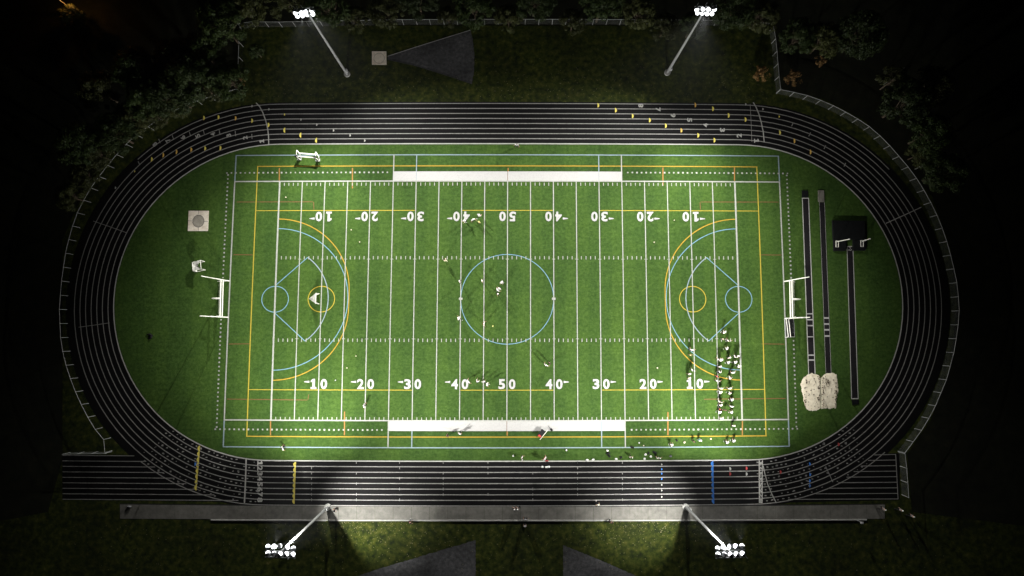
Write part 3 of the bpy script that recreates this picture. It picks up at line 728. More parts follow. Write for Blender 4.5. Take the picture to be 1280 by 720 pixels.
# ================================================================ LIGHT TOWERS
fl = MB()   # floodlight housing: a shallow bowl, axis +X
def lathe(mb, prof, n=14, m=0):
    vs = [(x, r*math.cos(k*2*PI/n), r*math.sin(k*2*PI/n)) for x, r in prof for k in range(n)]; fs = []
    for i in range(len(prof)-1):
        for k in range(n): fs.append((i*n+k, i*n+(k+1) % n, (i+1)*n+(k+1) % n, (i+1)*n+k))
    mb.add(vs, fs, m)
lathe(fl, [(-.50, .001), (-.50, .13), (-.40, .17), (-.30, .30), (-.12, .40), (-.08, .40), (-.08, .38)])
fl.box((-.5, 0, 0), (.25, .2, .2)); fl.box((-.25, 0, -.36), (.1, .5, .06))
house_me = fl.mesh('floodlight', M['housing'], True)
ln = MB(); lathe(ln, [(-.10, .33), (.05, .34), (.18, .30), (.28, .21), (.34, .1), (.35, .001)]); lens_me = ln.mesh('lens', M['lens'], True)
vs_ = MB(); vs_.tube([(-.40, 0, 0), (-.62, 0, .35), (-.75, 0, 1.0)], .028, 5); visor_me = vs_.mesh('aiming_rod', M['housing'])
# where each beam points (field metres), its full cone in degrees and its share of the power
BEAM_T = [(-38, 12, 80, .3), (-43, -16, 78, 2.3), (1.2, -22.3, 124, 1.25), (60, -77.3, 80, 1.9), (-43.1, -35.4, 80, .3), (11.6, -16.9, 80, .3), (13.3, -18.6, 80, .3), (-44, 20, 66, .25)]
BEAM_B = [(-38, 8, 70, .25), (-17.5, 26, 114, 1.3), (-26, -41, 60, 1.0), (22.1, 3.8, 82, 1.4), (-40.5, -14.3, 80, 1.25), (-43, -10.2, 76, .35), (-44, -28.7, 70, .3), (-10.5, -13.7, 76, .3), (-2.2, -17.1, 76, .3), (18.2, 7.3, 76, .3)]
def tower(base, tip, rows, targets, label, arms):
    b = G(*base); zt = 21.6
    t = tag(empty('light_tower', b), label, 'floodlight tower', 'floodlight towers round the field')
    tp = G(*tip, zt)
    top = Vector((b.x+(tp.x-b.x)*.25, b.y+(tp.y-b.y)*.25, zt+.2))
    top = Vector((b.x, b.y, zt+.2))
    mb = MB(); mb.tube([b, b.lerp(top, .5), top], [.28, .21, .13], 14); local(mb.build('pole', M['galv'], smooth=True), t)
    mb = MB(); mb.tube([b, b+Vector((0, 0, .25))], .62, 16); local(mb.build('footing', M['kerb']), t)
    mb = MB(); mb.box((b.x+.36, b.y, 1.6), (.25, .45, .8)); local(mb.build('control_box', M['galv']), t)
    k = 0
    for (pts, z), sgn in zip(rows, (1, -1)):
        P = [G(u, v, z) for u, v in pts]; e0 = P[0]+(P[0]-P[-1]).normalized()*.35; e1 = P[-1]+(P[-1]-P[0]).normalized()*.35
        off = Vector((0, -arms*.55, .0)); mb = MB(); mb.box(((e0+e1)/2+off), ((e1-e0).length, .14, .14), Matrix.Rotation(math.atan2((e1-e0).y, (e1-e0).x), 3, 'Z')); local(mb.build('crossarm', M['galv']), t)
        mid = (e0+e1)/2+off; mb = MB(); zb = Vector((top.x, top.y, min(z, top.z-.1))); mb.tube([zb, mid], .06, 6); local(mb.build('arm_bracket', M['galv']), t)
        for p in P:
            tg = Vector((*targets[k][:2], 0)); cone, share = targets[k][2:]; k += 1
            d = (tg-p).normalized(); q = Vector((1, 0, 0)).rotation_difference(d)
            h = Vector((d.x, d.y, 0)).normalized(); yax = Vector((0, 0, 1)).cross(d).normalized(); zax = d.cross(yax)
            rot = Matrix((d, yax, zax)).transposed().to_4x4()
            o = link('floodlight', house_me, t); o.matrix_world = Matrix.Translation(p-b) @ rot
            o.matrix_local = Matrix.Translation(p-b) @ rot
            link('lens', lens_me, o); link('aiming_rod', visor_me, o)
            L = bpy.data.lights.new('flood_beam', 'SPOT'); 
            L.spot_size = math.radians(cone); L.spot_blend = 1.0; L.energy = LAMP_W*share
            L.shadow_soft_size = .05; L.color = (1.0, .985, .93)
            lo = bpy.data.objects.new('flood_beam', L); COL.objects.link(lo); lo.parent = t
            lo.matrix_local = Matrix.Translation(p-b+d*.62) @ (Vector((0, 0, -1)).rotation_difference(d)).to_matrix().to_4x4()
    return t
SYm = 1
tower((434, 93), (381, 15), [([(371.9, 20), (378, 19.4), (383.8, 18.1), (391, 17.5)], 20.6), ([(369.4, 16.3), (376, 15.6), (381.5, 14.4), (389.4, 13.1)], 22.0)],
      BEAM_T, 'upper left light tower with eight lit floodlights, beyond the far track straight', -1)
tower((834, 91), (880.5, 14), [([(872, 16), (878, 16.2), (884, 17), (890, 17)], 20.6), ([(871, 12), (879, 11), (886, 11.2), (893, 11.5)], 22.0)],
      [(-q[0],)+q[1:] for q in BEAM_T], 'upper right light tower with eight lit floodlights, beyond the far track straight', -1)
tower((410, 633.5), (350, 687), [([(334.8, 683.3), (342.2, 683), (349.5, 682.5), (359, 684.5), (366.5, 685.5)], 20.6), ([(334.8, 691.5), (342.5, 692), (350, 692.4), (358, 692.5), (366, 693)], 22.2)],
      BEAM_B, 'lower left light tower leaning out of the path with ten lit floodlights', 1)
tower((857, 633.5), (912, 687), [([(897, 685.5), (904, 684.5), (912.5, 683), (919.5, 682.7), (927.5, 682.5)], 20.6), ([(897.5, 693), (905.5, 693), (913, 693), (920.5, 692.5), (928, 691.8)], 22.2)],
      [(-q[0],)+q[1:] for q in BEAM_B], 'lower right light tower leaning out of the path with ten lit floodlights', 1)
# amber street lamp in the far upper left darkness
b = G(99, 18); t = tag(empty('street_lamp', b), 'lit amber street lamp in the dark woods at the upper left', 'street lamp')
mb = MB(); mb.tube([(0, 0, -.1), (0, 0, 5.2), (.4, 0, 5.8), (1.3, 0, 5.9)], [.09, .06, .05, .05], 8); mb.build('pole', M['galv'], t)
mb = MB(); mb.tube([(1.5, 0, 5.95), (1.5, 0, 6.08)], [.22, .10], 10); mb.build('lamp_head', M['galv'], t)
mb = MB(); mb.tube([(1.5, 0, 5.35), (1.5, 0, 5.5), (1.5, 0, 5.75), (1.5, 0, 5.94)], [.12, .30, .34, .24], 12); mb.build('lamp_glass', M['amber'], t, True)
L = bpy.data.lights.new('amber_light', 'POINT'); L.energy = 320; L.color = (1, .45, .1); L.shadow_soft_size = .15
lo = bpy.data.objects.new('amber_light', L); COL.objects.link(lo); lo.parent = t; lo.location = (1.5, 0, 5.1)

# ================================================================ FENCES
post_me = {}
def fence(pts, label, h=1.85, sp=2.75):
    P = [G(u, v, h) for u, v in pts]; P = [Vector((p.x, p.y, 0)) for p in P]
    t = tag(empty('chain_link_fence', P[0]), label, 'fence', 'chain link fences round the track'); o = P[0]
    d = [0]
    for a_, b_ in zip(P, P[1:]): d.append(d[-1]+(b_-a_).length)
    n = max(1, round(d[-1]/sp)); Q = []
    for k in range(n+1):
        tt = d[-1]*k/n; j = 0
        while j < len(P)-2 and d[j+1] < tt: j += 1
        Q.append(P[j].lerp(P[j+1], (tt-d[j])/max(1e-6, d[j+1]-d[j])))
    if 'post' not in post_me:
        mb = MB(); mb.tube([(0, 0, 0), (0, 0, h+.06)], .055, 6); post_me['post'] = mb.mesh('post', M['fence'])
    for q in Q: c = link('post', post_me['post'], t); c.location = q-o
    mb = MB(); mb.tube([q-o+Vector((0, 0, h)) for q in Q], .05, 6); mb.build('top_rail', M['fence'], t)
    mb = MB(); s = .17
    for a_, b_ in zip(Q, Q[1:]):
        L_ = (b_-a_).length; e = (b_-a_)/L_; k = 0; x = -h
        while x < L_:
            for sg in (1, -1):
                x0, x1 = x, x+h; z0, z1 = (.03, h-.03) if sg > 0 else (h-.03, .03)
                # clip to the bay
                t0 = max(0, -x0/h); t1 = min(1, (L_-x0)/h)
                if t1-t0 < .02: continue
                p = a_-o+e*(x0+h*t0); q = a_-o+e*(x0+h*t1); za = z0+(z1-z0)*t0; zb = z0+(z1-z0)*t1; w_ = .007
                nn = Vector((-e.y, e.x, 0))*w_*.5
                mb.face([(p.x-nn.x, p.y-nn.y, za-w_*.7), (q.x-nn.x, q.y-nn.y, zb-w_*.7), (q.x+nn.x, q.y+nn.y, zb+w_*.7), (p.x+nn.x, p.y+nn.y, za+w_*.7)])
            x += s
    stuff(mb.build('wire_mesh', M['wire'], t)); return t
fence([(297, 30), (310, 27), (345, 27.5), (420, 26), (500, 24.5), (640, 24), (760, 24.3), (860, 25), (940, 26), (965, 30)], 'long straight fence beyond the far throwing area, along the top')
fence([(299, 34), (298, 70), (296, 108)], 'short fence run going up from the upper left bend to the top fence')
fence([(296, 111), (277, 117), (258, 122), (240, 128), (220, 137), (200, 147.5), (184, 159), (168, 170), (150, 188), (130, 212), (112, 237), (98, 262), (88, 290), (81, 320), (77, 350), (74, 385), (76, 430), (84, 463), (97, 497), (112, 526), (127, 549.5), (131.5, 549.5), (131, 566)],
      'curved fence round the left bend of the track')
fence([(131, 567), (100, 567.5), (78, 568)], 'low run of fence above the left sprint chute')
fence([(967, 33), (970, 50), (972, 70), (973.5, 92), (976, 111)], 'short fence run going up from the upper right bend to the top fence')
fence([(976, 112), (996, 116), (1012, 120), (1032, 127.5), (1050, 136), (1068, 146), (1082, 154.5), (1095, 165), (1107, 176), (1120, 191), (1134, 207), (1148, 226), (1160, 246), (1172, 270), (1182, 296), (1190, 325), (1196, 352), (1199.5, 385), (1197, 415), (1192, 443), (1183, 475), (1170, 506), (1157, 531), (1144, 549), (1131, 566.5)],
      'curved fence round the right bend of the track')
fence([(1131.5, 567.5), (1134, 590), (1136, 622)], 'short fence closing the end of the right sprint chute')

# ================================================================ TREES
def leaf_crown(seed, rad, hgt, nleaf, leafsz, mname, name):
    r = random.Random(seed); mb = MB(); cl = []
    for k in range(int(30+rad*8)):
        a_ = r.uniform(0, 2*PI); rr = rad*math.sqrt(r.random())*.92; cl.append((Vector((rr*math.cos(a_), rr*math.sin(a_), hgt*(.62+.34*(1-(rr/rad)**2)*r.uniform(.6, 1.1)-.08*r.random()))), r.uniform(.6, 1.5)*rad*.20))
    for k in range(nleaf):
        c, cr_ = r.choice(cl); v = Vector((r.gauss(0, 1), r.gauss(0, 1), r.gauss(0, .8)+.25)).normalized()*cr_*(r.random()**.35)
        p = c+v; n_ = (v.normalized()+Vector((r.uniform(-.8, .8), r.uniform(-.8, .8), r.uniform(0, 1.2)))).normalized()
        u_ = n_.cross(Vector((r.random(), r.random(), r.random()))).normalized(); w_ = n_.cross(u_); s = leafsz*r.uniform(.6, 1.3)
        mb.add([p-u_*s, p-w_*s*.5, p+u_*s, p+w_*s*.5], [(0, 1, 2, 3)])
    return mb.mesh(name, M[mname]), cl
def trunk_mesh(seed, cl, hgt):
    r = random.Random(seed); mb = MB(); b_ = .05*hgt*.55
    mb.tube([(0, 0, -.3), (.1, .05, hgt*.3), (.05, .1, hgt*.55), (0, 0, hgt*.8)], [b_, b_*.75, b_*.5, b_*.2], 8)
    for c, cr_ in cl[::3]: s = hgt*r.uniform(.28, .5); mb.tube([(0.05, .05, s), (c.x*.5, c.y*.5, s+(c.z-s)*.6), c], [b_*.4, b_*.25, b_*.08], 5)
    return mb.mesh('trunk', M['bark'])
protos = []
for sd, rad, hg, nl, ls, mn in ((1, 4.6, 10, 9000, .19, 'leaf'), (2, 3.9, 8, 7000, .18, 'leaf2'), (3, 5.2, 11, 11000, .20, 'leaf'), (4, 1.5, 1.6, 1200, .12, 'leaf3'), (5, 3.2, 6.5, 5200, .17, 'leaf2')):
    cm, cl_ = leaf_crown(sd, rad, hg, nl, ls, mn, 'crown'); protos.append((cm, trunk_mesh(sd, cl_, hg), hg))
def tree(k, u, v, s, label, cat='tree', name='leafy_tree', group='dark trees beyond the fences'):
    cm, tm_, hg = protos[k]; p = G(u, v, hg*.7*s); p.z = 0 if abs(p.x) < 130 and abs(p.y) < 95 else tz(p.x, p.y)
    o = tag(empty(name, p, R.uniform(0, 6.28)), label, cat, group); o.scale = (s, s, s*R.uniform(.9, 1.1))
    link('crown', cm, o); link('trunk', tm_, o)
TREES = [
 (0, 283, 97, .9, 'green tree in the corner where the upper left fence turns up'), (1, 262, 107, .85, 'green tree second from the upper left fence corner, hanging over the fence'),
 (0, 240, 96, 1.0, 'dim green tree third from the upper left fence corner'), (2, 213, 117, .85, 'rounded green tree just outside the upper left bend fence'), (1, 222, 128, .75, 'small tree pressed against the upper left bend fence'),
 (4, 192, 143, .9, 'low tree just outside the fence left of the lane start boxes'), (0, 182, 122, .9, 'faint tree one row back from the upper left bend fence'), (1, 160, 148, .9, 'faint tree outside the fence at the left bend shoulder'),
 (2, 138, 165, .8, 'very dark tree up the left bend, one row back'), (1, 118, 192, .8, 'very dark tree outside the upper part of the left bend'), (4, 104, 218, .9, 'small dark tree beside the fence at the left bend'),
 (0, 96, 180, .9, 'nearly black tree at the left edge of the woods'), (1, 85, 245, .7, 'nearly black tree left of the bend tick mark'), (2, 250, 62, .9, 'dark tree in the second row behind the upper left fence corner'),
 (0, 215, 72, .9, 'dark tree deep in the upper left woods, left of the second row'), (2, 276, 30, .9, 'dark tree outside the top left corner of the top fence'), (4, 306, 12, 1.2, 'dark tree above the left end of the top fence'),
 (0, 165, 85, 1.0, 'nearly black tree deep in the upper left woods, halfway to the amber lamp'), (1, 120, 112, 1.0, 'nearly black tree below the amber street lamp'), (0, 320, 64, .35, 'small bush inside the short upper left fence run'),
 (1, 352, -4, 1.0, 'tree behind the top fence just left of the upper left lamps'), (0, 408, 6, .9, 'tree behind the top fence just right of the upper left lamps'), (4, 445, 24, .8, 'small tree over the top fence above the concrete pad'),
 (1, 482, 10, .9, 'olive tree over the top fence left of the gravel sector'), (2, 520, -6, .8, 'tall tree behind the top fence above the gravel sector tip'), (1, 560, 20, .55, 'small olive tree over the top fence, above the gravel sector'),
 (0, 592, 6, .9, 'olive tree behind the top fence above the wide end of the sector'), (1, 636, 22, .7, 'small tree overhanging the top fence near midfield'), (2, 668, -4, .8, 'tall dark tree behind the top fence right of midfield'),
 (4, 716, 26, .8, 'small tree overhanging the top fence, left of the lit tree'), (0, 752, 4, .9, 'dark tree behind the top fence between midfield and the right lamps'), (1, 800, 14, .85, 'olive tree behind the top fence, second left of the upper right lamps'),
 (1, 832, 32, .75, 'brighter yellowish tree overhanging the top fence left of the right lamps'), (0, 866, 32, .6, 'leafy tree lit just under the upper right lamps'), (2, 920, 4, .9, 'dark tree behind the top fence right of the upper right lamps'),
 (1, 955, 16, .9, 'dark tree outside the top right corner of the top fence'), (0, 1000, 44, .8, 'dim tree outside the short upper right fence run, upper one'), (1, 1030, 50, .9, 'dim greenish tree right of the upper right fence corner'),
 (2, 1080, 40, .9, 'nearly black tree far beyond the upper right corner'), (4, 1118, 100, .9, 'dark tree near the thin slanted rail at the right'), (0, 1135, 128, 1.0, 'green tinted tree outside the upper right bend, beside the woods edge'),
 (1, 1165, 108, 1.0, 'nearly black tree in the right hand woods, upper one'), (0, 1166, 165, .9, 'nearly black tree in the right hand woods, middle one'), (2, 1185, 215, .8, 'nearly black tree in the right hand woods, lower one'), (4, 88, 22, .8, 'small tree lit amber by the street lamp at the upper left'),
 (1, 1152, 192, .65, 'small dark tree just outside the fence at the upper right bend')]
for k, u, v, s, lb in TREES: tree(k, u, v, s, lb)
for k, u, v, s, lb in [(3, 952, 92, 1.15, 'rusty brown bush inside the upper right fence run'), (3, 992, 97, 1.2, 'rusty brown bush just outside the upper right fence run'), (3, 1026, 76, .8, 'pale round bush alone in the dark beyond the upper right fence'),
                       (3, 300, 100, .8, 'low brown bush inside the upper left fence corner')]:
    tree(k, u, v, s, lb, 'bush', 'bush', 'bushes by the fence corners')
b = G(1104, 106); t = tag(empty('slanted_rail', b), 'thin pale slanted rail beside the dark woods at the upper right', 'rail')
mb = MB(); e = G(1127, 87)-b; mb.tube([(0, 0, .9), (e.x, e.y, .9)], .05, 6); mb.build('hand_rail', M['fence'], t)
for k in (0, .5, 1): mb = MB(); mb.tube([(e.x*k, e.y*k, 0), (e.x*k, e.y*k, .9)], .04, 6); mb.build('post', M['fence'], t)
# fallen leaves on the rough grass
mb = MB()
def leaf_at(u, v, s):
    p = G(u, v); a_ = R.uniform(0, 6.28); ca, sa = math.cos(a_)*s, math.sin(a_)*s
    mb.add([(p.x-ca, p.y-sa, .02+R.random()*.01), (p.x+sa*.6, p.y-ca*.6, .035), (p.x+ca, p.y+sa, .02), (p.x-sa*.6, p.y+ca*.6, .05)], [(0, 1, 2, 3)])
for k in range(1500):
    if k < 520: leaf_at(R.gauss(R.choice((460, 480, 800, 820)), 50), 652.5+abs(R.gauss(0, 16)), R.uniform(.03, .10))
    elif k < 900: leaf_at(R.uniform(80, 1180), R.uniform(654, 716), R.uniform(.04, .11))
    else: leaf_at(R.uniform(310, 960), 123-abs(R.gauss(0, 26)), R.uniform(.03, .10))
stuff(mb.build('fallen_leaves', M['litter']))

# ================================================================ PEOPLE
def skin_mesh(name, verts, edges, rad, m, sub=1):
    me = bpy.data.meshes.new('t'); me.from_pydata(verts, edges, []); o = bpy.data.objects.new('t', me); COL.objects.link(o)
    md = o.modifiers.new('s', 'SKIN'); md.use_smooth_shade = True
    for i, r_ in enumerate(rad):
        sv = me.skin_vertices[0].data[i]; sv.radius = (r_, r_) if not isinstance(r_, tuple) else r_
    me.skin_vertices[0].data[0].use_root = True
    ss = o.modifiers.new('u', 'SUBSURF'); ss.levels = ss.render_levels = sub
    dg = bpy.context.evaluated_depsgraph_get(); dg.update(); out = bpy.data.meshes.new_from_object(o.evaluated_get(dg)); out.name = name
    out.materials.clear(); out.materials.append(m); bpy.data.objects.remove(o); bpy.data.meshes.remove(me); return out
POSES = {}
def pose(name, lean, armL, armR, legL, legR, crouch=0):
    """arms / legs: (elbow, hand) and (knee, foot) offsets; x = forward, y = left"""
    H = .95-crouch
    V = [Vector((0, 0, H)), Vector((lean*.4, 0, H+.25)), Vector((lean, 0, H+.48)), Vector((lean*1.15, 0, H+.58)), Vector((lean*1.3+.02, 0, H+.70)), Vector((lean*1.3, 0, H+.82))]
    for s, arm in ((1, armL), (-1, armR)):
        sh = V[2]+Vector((0, s*.19, -.02)); el = sh+Vector(arm[0]); ha = el+Vector(arm[1]); V += [sh, el, ha, ha+(ha-el).normalized()*.12]
    for s, leg in ((1, legL), (-1, legR)):
        hp = V[0]+Vector((0, s*.10, -.05)); kn = hp+Vector(leg[0]); an = kn+Vector(leg[1]); an.z = .08; V += [hp, kn, an, an+Vector((.17, 0, -.03))]
    E = [(0, 1), (1, 2), (2, 3), (3, 4), (4, 5)]+[(2, 6), (6, 7), (7, 8), (8, 9), (2, 10), (10, 11), (11, 12), (12, 13)]+[(0, 14), (14, 15), (15, 16), (16, 17), (0, 18), (18, 19), (19, 20), (20, 21)]
    rad = [.13, .125, .13, .06, .095, .07]+[.06, .045, .035, .04]*2+[.085, .058, .042, .035]*2
    POSES[name] = (V, E, rad)
dn = ((.02, .04, -.28), (.05, .0, -.25)); dnr = ((.02, -.04, -.28), (.05, 0, -.25))
pose('stand', .03, dn, dnr, ((.02, .05, -.43), (0, .03, -.42)), ((-.02, -.05, -.43), (0, -.03, -.42)))
pose('walk', .06, ((-.14, .05, -.24), (.06, .02, -.25)), ((.15, -.05, -.22), (.14, .0, -.2)), ((.22, .02, -.39), (.05, 0, -.42)), ((-.08, -.02, -.43), (-.25, 0, -.38)))
pose('run', .16, ((-.2, .08, -.16), (.16, .05, -.17)), ((.2, -.08, -.15), (.2, .08, .08)), ((.34, .02, -.27), (.05, 0, -.40)), ((-.12, -.02, -.42), (-.36, 0, -.22)))
pose('reach', .05, ((.12, .16, -.16), (.24, .05, -.02)), ((.05, -.22, -.12), (.14, -.14, .05)), ((.06, .12, -.42), (0, .04, -.42)), ((.02, -.12, -.42), (0, -.04, -.42)))
pose('ready', .30, ((.12, .06, -.22), (.2, -.04, -.10)), ((.12, -.06, -.22), (.2, .04, -.10)), ((.20, .12, -.33), (-.12, .02, -.35)), ((.20, -.12, -.33), (-.12, -.02, -.35)), .16)
def sub_skel(P, idx, scale, grow):
    V, E, rad = P; mp = {i: k for k, i in enumerate(idx)}
    return [V[i] for i in idx], [(mp[a_], mp[b_]) for a_, b_ in E if a_ in mp and b_ in mp], [rad[i]*scale+grow for i in idx]
PM = {}
def person_meshes(ps, shirt, pants, hair, sk):
    P = POSES[ps]; key = (ps, 'body', sk)
    if key not in PM: PM[key] = skin_mesh('body', [tuple(v) for v in P[0]], P[1], P[2], M[sk])
    k2 = (ps, 'shirt', shirt)
    if k2 not in PM:
        V, E, r_ = sub_skel(P, [0, 1, 2, 6, 7, 10, 11], 1.0, .03); r_[0] = .15; r_[2] = .17; PM[k2] = skin_mesh('shirt', V, E, r_, M['c_'+shirt])
    k3 = (ps, 'pants', pants)
    if k3 not in PM:
        V, E, r_ = sub_skel(P, [0, 14, 15, 16, 18, 19, 20], 1.0, .022); r_[0] = .145; PM[k3] = skin_mesh('trousers', V, E, r_, M['c_'+pants])
    k4 = (ps, 'hair', hair)
    if k4 not in PM:
        c = P[0][4]; mb = MB(); n = 12; rr = .125 if hair in ('white', 'yellow', 'red', 'grey') else .112; vs = []
        for i in range(6):
            ph = PI/2*i/5*1.15
            for k in range(n): a_ = 2*PI*k/n; vs.append((c.x-.015+rr*math.sin(ph)*math.cos(a_)*1.1, c.y+rr*math.sin(ph)*math.sin(a_), c.z+.03+rr*math.cos(ph)))
        mb.add(vs, [(i*n+k, (i+1)*n+k, (i+1)*n+(k+1) % n, i*n+(k+1) % n) for i in range(5) for k in range(n)]); PM[k4] = mb.mesh('helmet' if rr > .12 else 'hair', M['c_'+hair], True)
    k5 = (ps, 'shoes')
    if k5 not in PM:
        mb = MB(); V = P[0]
        for i in (16, 20): mb.tube([V[i]+Vector((-.06, 0, -.04)), V[i]+Vector((.05, 0, -.03)), V[i]+Vector((.20, 0, -.045))], [.05, .058, .035], 8)
        PM[k5] = mb.mesh('shoes', M['c_white'] if ps in ('run', 'ready') else M['c_black'], True)
    return [PM[key], PM[k2], PM[k3], PM[k4], PM[k5]]
NP = [0]
def person(u, v, ps, shirt, pants, hair, face, label, group, sk='skin', s=1.0):
    """face: heading in degrees"""
    o = tag(empty('person', G(u, v)), label, 'person', group); o.location.z = .083 if v > 222 and v < 560 else .03
    o.rotation_euler.z = math.radians(face); o.scale = (s*1.05, s*1.05, s)
    for me in person_meshes(ps, shirt, pants, hair, sk): link(me.name.split('.')[0], me, o)
    return o
G1 = 'players lined up in files near the right goal line'
def P_(lst, group, lab):
    for k, (u, v, ps, sh, pa, ha, fc) in enumerate(lst): person(u, v, ps, sh, pa, ha, fc, lab(k, sh, pa, ha, ps), group, R.choice(('skin', 'skin', 'skin2')))
ORD = ['first', 'second', 'third', 'fourth', 'fifth', 'sixth', 'seventh', 'eighth', 'ninth', 'tenth', 'eleventh', 'twelfth', 'thirteenth', 'fourteenth', 'fifteenth', 'sixteenth', 'seventeenth', 'eighteenth']
A = [(862, 437.5, 'reach', 'white', 'black', 'white', 80), (861.3, 443.5, 'stand', 'yellow', 'black', 'black', 100), (863, 462.4, 'reach', 'white', 'black', 'black', 60), (859.4, 467, 'stand', 'white', 'black', 'white', 110), (859, 472.2, 'walk', 'cream', 'black', 'white', 90)]
P_(A, 'players in the short file beside the right 10 number', lambda k, s, p, h, ps: f'{s} shirted player {ORD[k]} from the top of the short file above the right 10')
B = [(895.7, 449, 'reach', 'white', 'black', 'black'), (897.9, 451, 'ready', 'white', 'black', 'white'), (897, 458, 'walk', 'white', 'black', 'white'), (898, 465.5, 'ready', 'white', 'black', 'black'), (893.6, 470, 'stand', 'red', 'black', 'black'), (894.2, 476, 'reach', 'white', 'black', 'black'),
     (898, 485, 'reach', 'white', 'black', 'white'), (897.2, 491, 'ready', 'white', 'black', 'white'), (896.8, 501.5, 'reach', 'white', 'black', 'black'), (898.6, 507.3, 'ready', 'white', 'black', 'white'), (897.3, 510.8, 'stand', 'red', 'black', 'black'), (896.3, 515.8, 'ready', 'white', 'black', 'white'), (898.5, 521.7, 'walk', 'white', 'black', 'white')]
P_([(*q, R.uniform(60, 120)) for q in B], G1, lambda k, s, p, h, ps: f'{s} shirted player {ORD[k]} from the top of the left long file before the goal line')
C = [(902, 416.7, 'ready', 'white', 'black', 'white'), (901.2, 424, 'stand', 'cream', 'black', 'black'), (907.5, 426, 'reach', 'white', 'black', 'black'), (906, 436.8, 'ready', 'white', 'black', 'white'), (908.5, 447, 'walk', 'white', 'black', 'white'), (908, 454.3, 'ready', 'white', 'black', 'white'), (913, 465.4, 'reach', 'white', 'black', 'white'),
     (909.8, 473.2, 'ready', 'white', 'black', 'black'), (909, 485, 'reach', 'white', 'black', 'white'), (909, 491.8, 'ready', 'white', 'black', 'black'), (912.3, 500.3, 'ready', 'white', 'black', 'white'), (910.9, 507.3, 'reach', 'white', 'black', 'white'), (912.3, 515.8, 'ready', 'white', 'black', 'white'), (913.5, 531, 'walk', 'white', 'black', 'white')]
P_([(*q, R.uniform(60, 120)) for q in C], G1, lambda k, s, p, h, ps: f'{s} shirted player {ORD[k]} from the top of the right long file before the goal line')
D = [(915.6, 445.6, 'reach', 'white', 'black', 'black', 60), (919, 445, 'stand', 'white', 'black', 'white', 120), (916.5, 454, 'ready', 'white', 'black', 'white', 90), (920, 458.7, 'ready', 'white', 'black', 'white', 60)]
P_(D, 'players in the small cluster beside the right goal line', lambda k, s, p, h, ps: f'{s} shirted player in the small cluster touching the right goal line, {ORD[k]} from its top')
person(904.4, 511.5, 'stand', 'black', 'black', 'black', 250, 'coach in black standing between the two long files', None)
G2 = 'people spread out over midfield'
for q in [(575, 352.5, 'stand', 'white', 'black', 'white', 10, 'white shirted player on the left 40 line, above the circle edge'), (603.3, 351.6, 'stand', 'cream', 'black', 'white', 200, 'cream shirted player in the upper left of the centre circle'),
          (628, 352, 'ready', 'white', 'black', 'white', 250, 'white shirted player just left of midfield in the upper centre circle'), (622, 363.3, 'reach', 'white', 'navy', 'white', 45, 'white shirted player with arms wide at the left of midfield, in the group of two'),
          (624.8, 361, 'walk', 'white', 'black', 'white', 225, 'player leaning toward another just right of the pair at midfield'), (622.3, 367.5, 'walk', 'black', 'black', 'white', 300, 'dark shirted player with a white helmet left of the midfield mark'),
          (575, 398.7, 'run', 'white', 'black', 'white', 140, 'white shirted player on the left 40 line, below the circle edge'), (605, 404.6, 'reach', 'white', 'red', 'white', 0, 'white shirted player in red shorts near the bottom left of the centre circle'),
          (557.5, 326, 'walk', 'cream', 'cream', 'black', 130, 'cream clothed player alone left of the circle at the upper hash marks'), (582.5, 276.5, 'ready', 'white', 'black', 'white', 220, 'white clothed player standing on the digit 4 of the upper 40'),
          (592, 275.8, 'reach', 'white', 'black', 'white', 300, 'white shirted player just right of the upper left 40'), (598.5, 271.2, 'run', 'white', 'black', 'white', 30, 'white shirted running player, uppermost beside the upper 40'),
          (599.2, 279.4, 'stand', 'yellow', 'black', 'yellow', 60, 'yellow green shirted player right of the upper left 40'), (681.6, 456.2, 'reach', 'white', 'black', 'white', 60, 'white shirted person above the lower right 40'),
          (686.6, 453.5, 'stand', 'black', 'black', 'black', 200, 'person in black beside the white shirted one above the lower 40'), (585.8, 476.3, 'reach', 'white', 'black', 'white', 40, 'white shirted player on the digit 0 of the lower left 40'),
          (596.6, 476.8, 'ready', 'white', 'black', 'black', 60, 'white shirted player crouching between the lower 40 and 50'), (604.8, 476.5, 'walk', 'white', 'black', 'white', 80, 'white shirted player on the yard line left of the lower 50'),
          (608.8, 478.8, 'run', 'white', 'black', 'white', 320, 'white shirted running player nearest the lower 50'), (457, 505.5, 'reach', 'white', 'black', 'white', 0, 'lone white shirted player below the lower left 20')]:
    person(*q[:-1], q[-1], G2)
G3 = 'people along the near sideline and on the path'
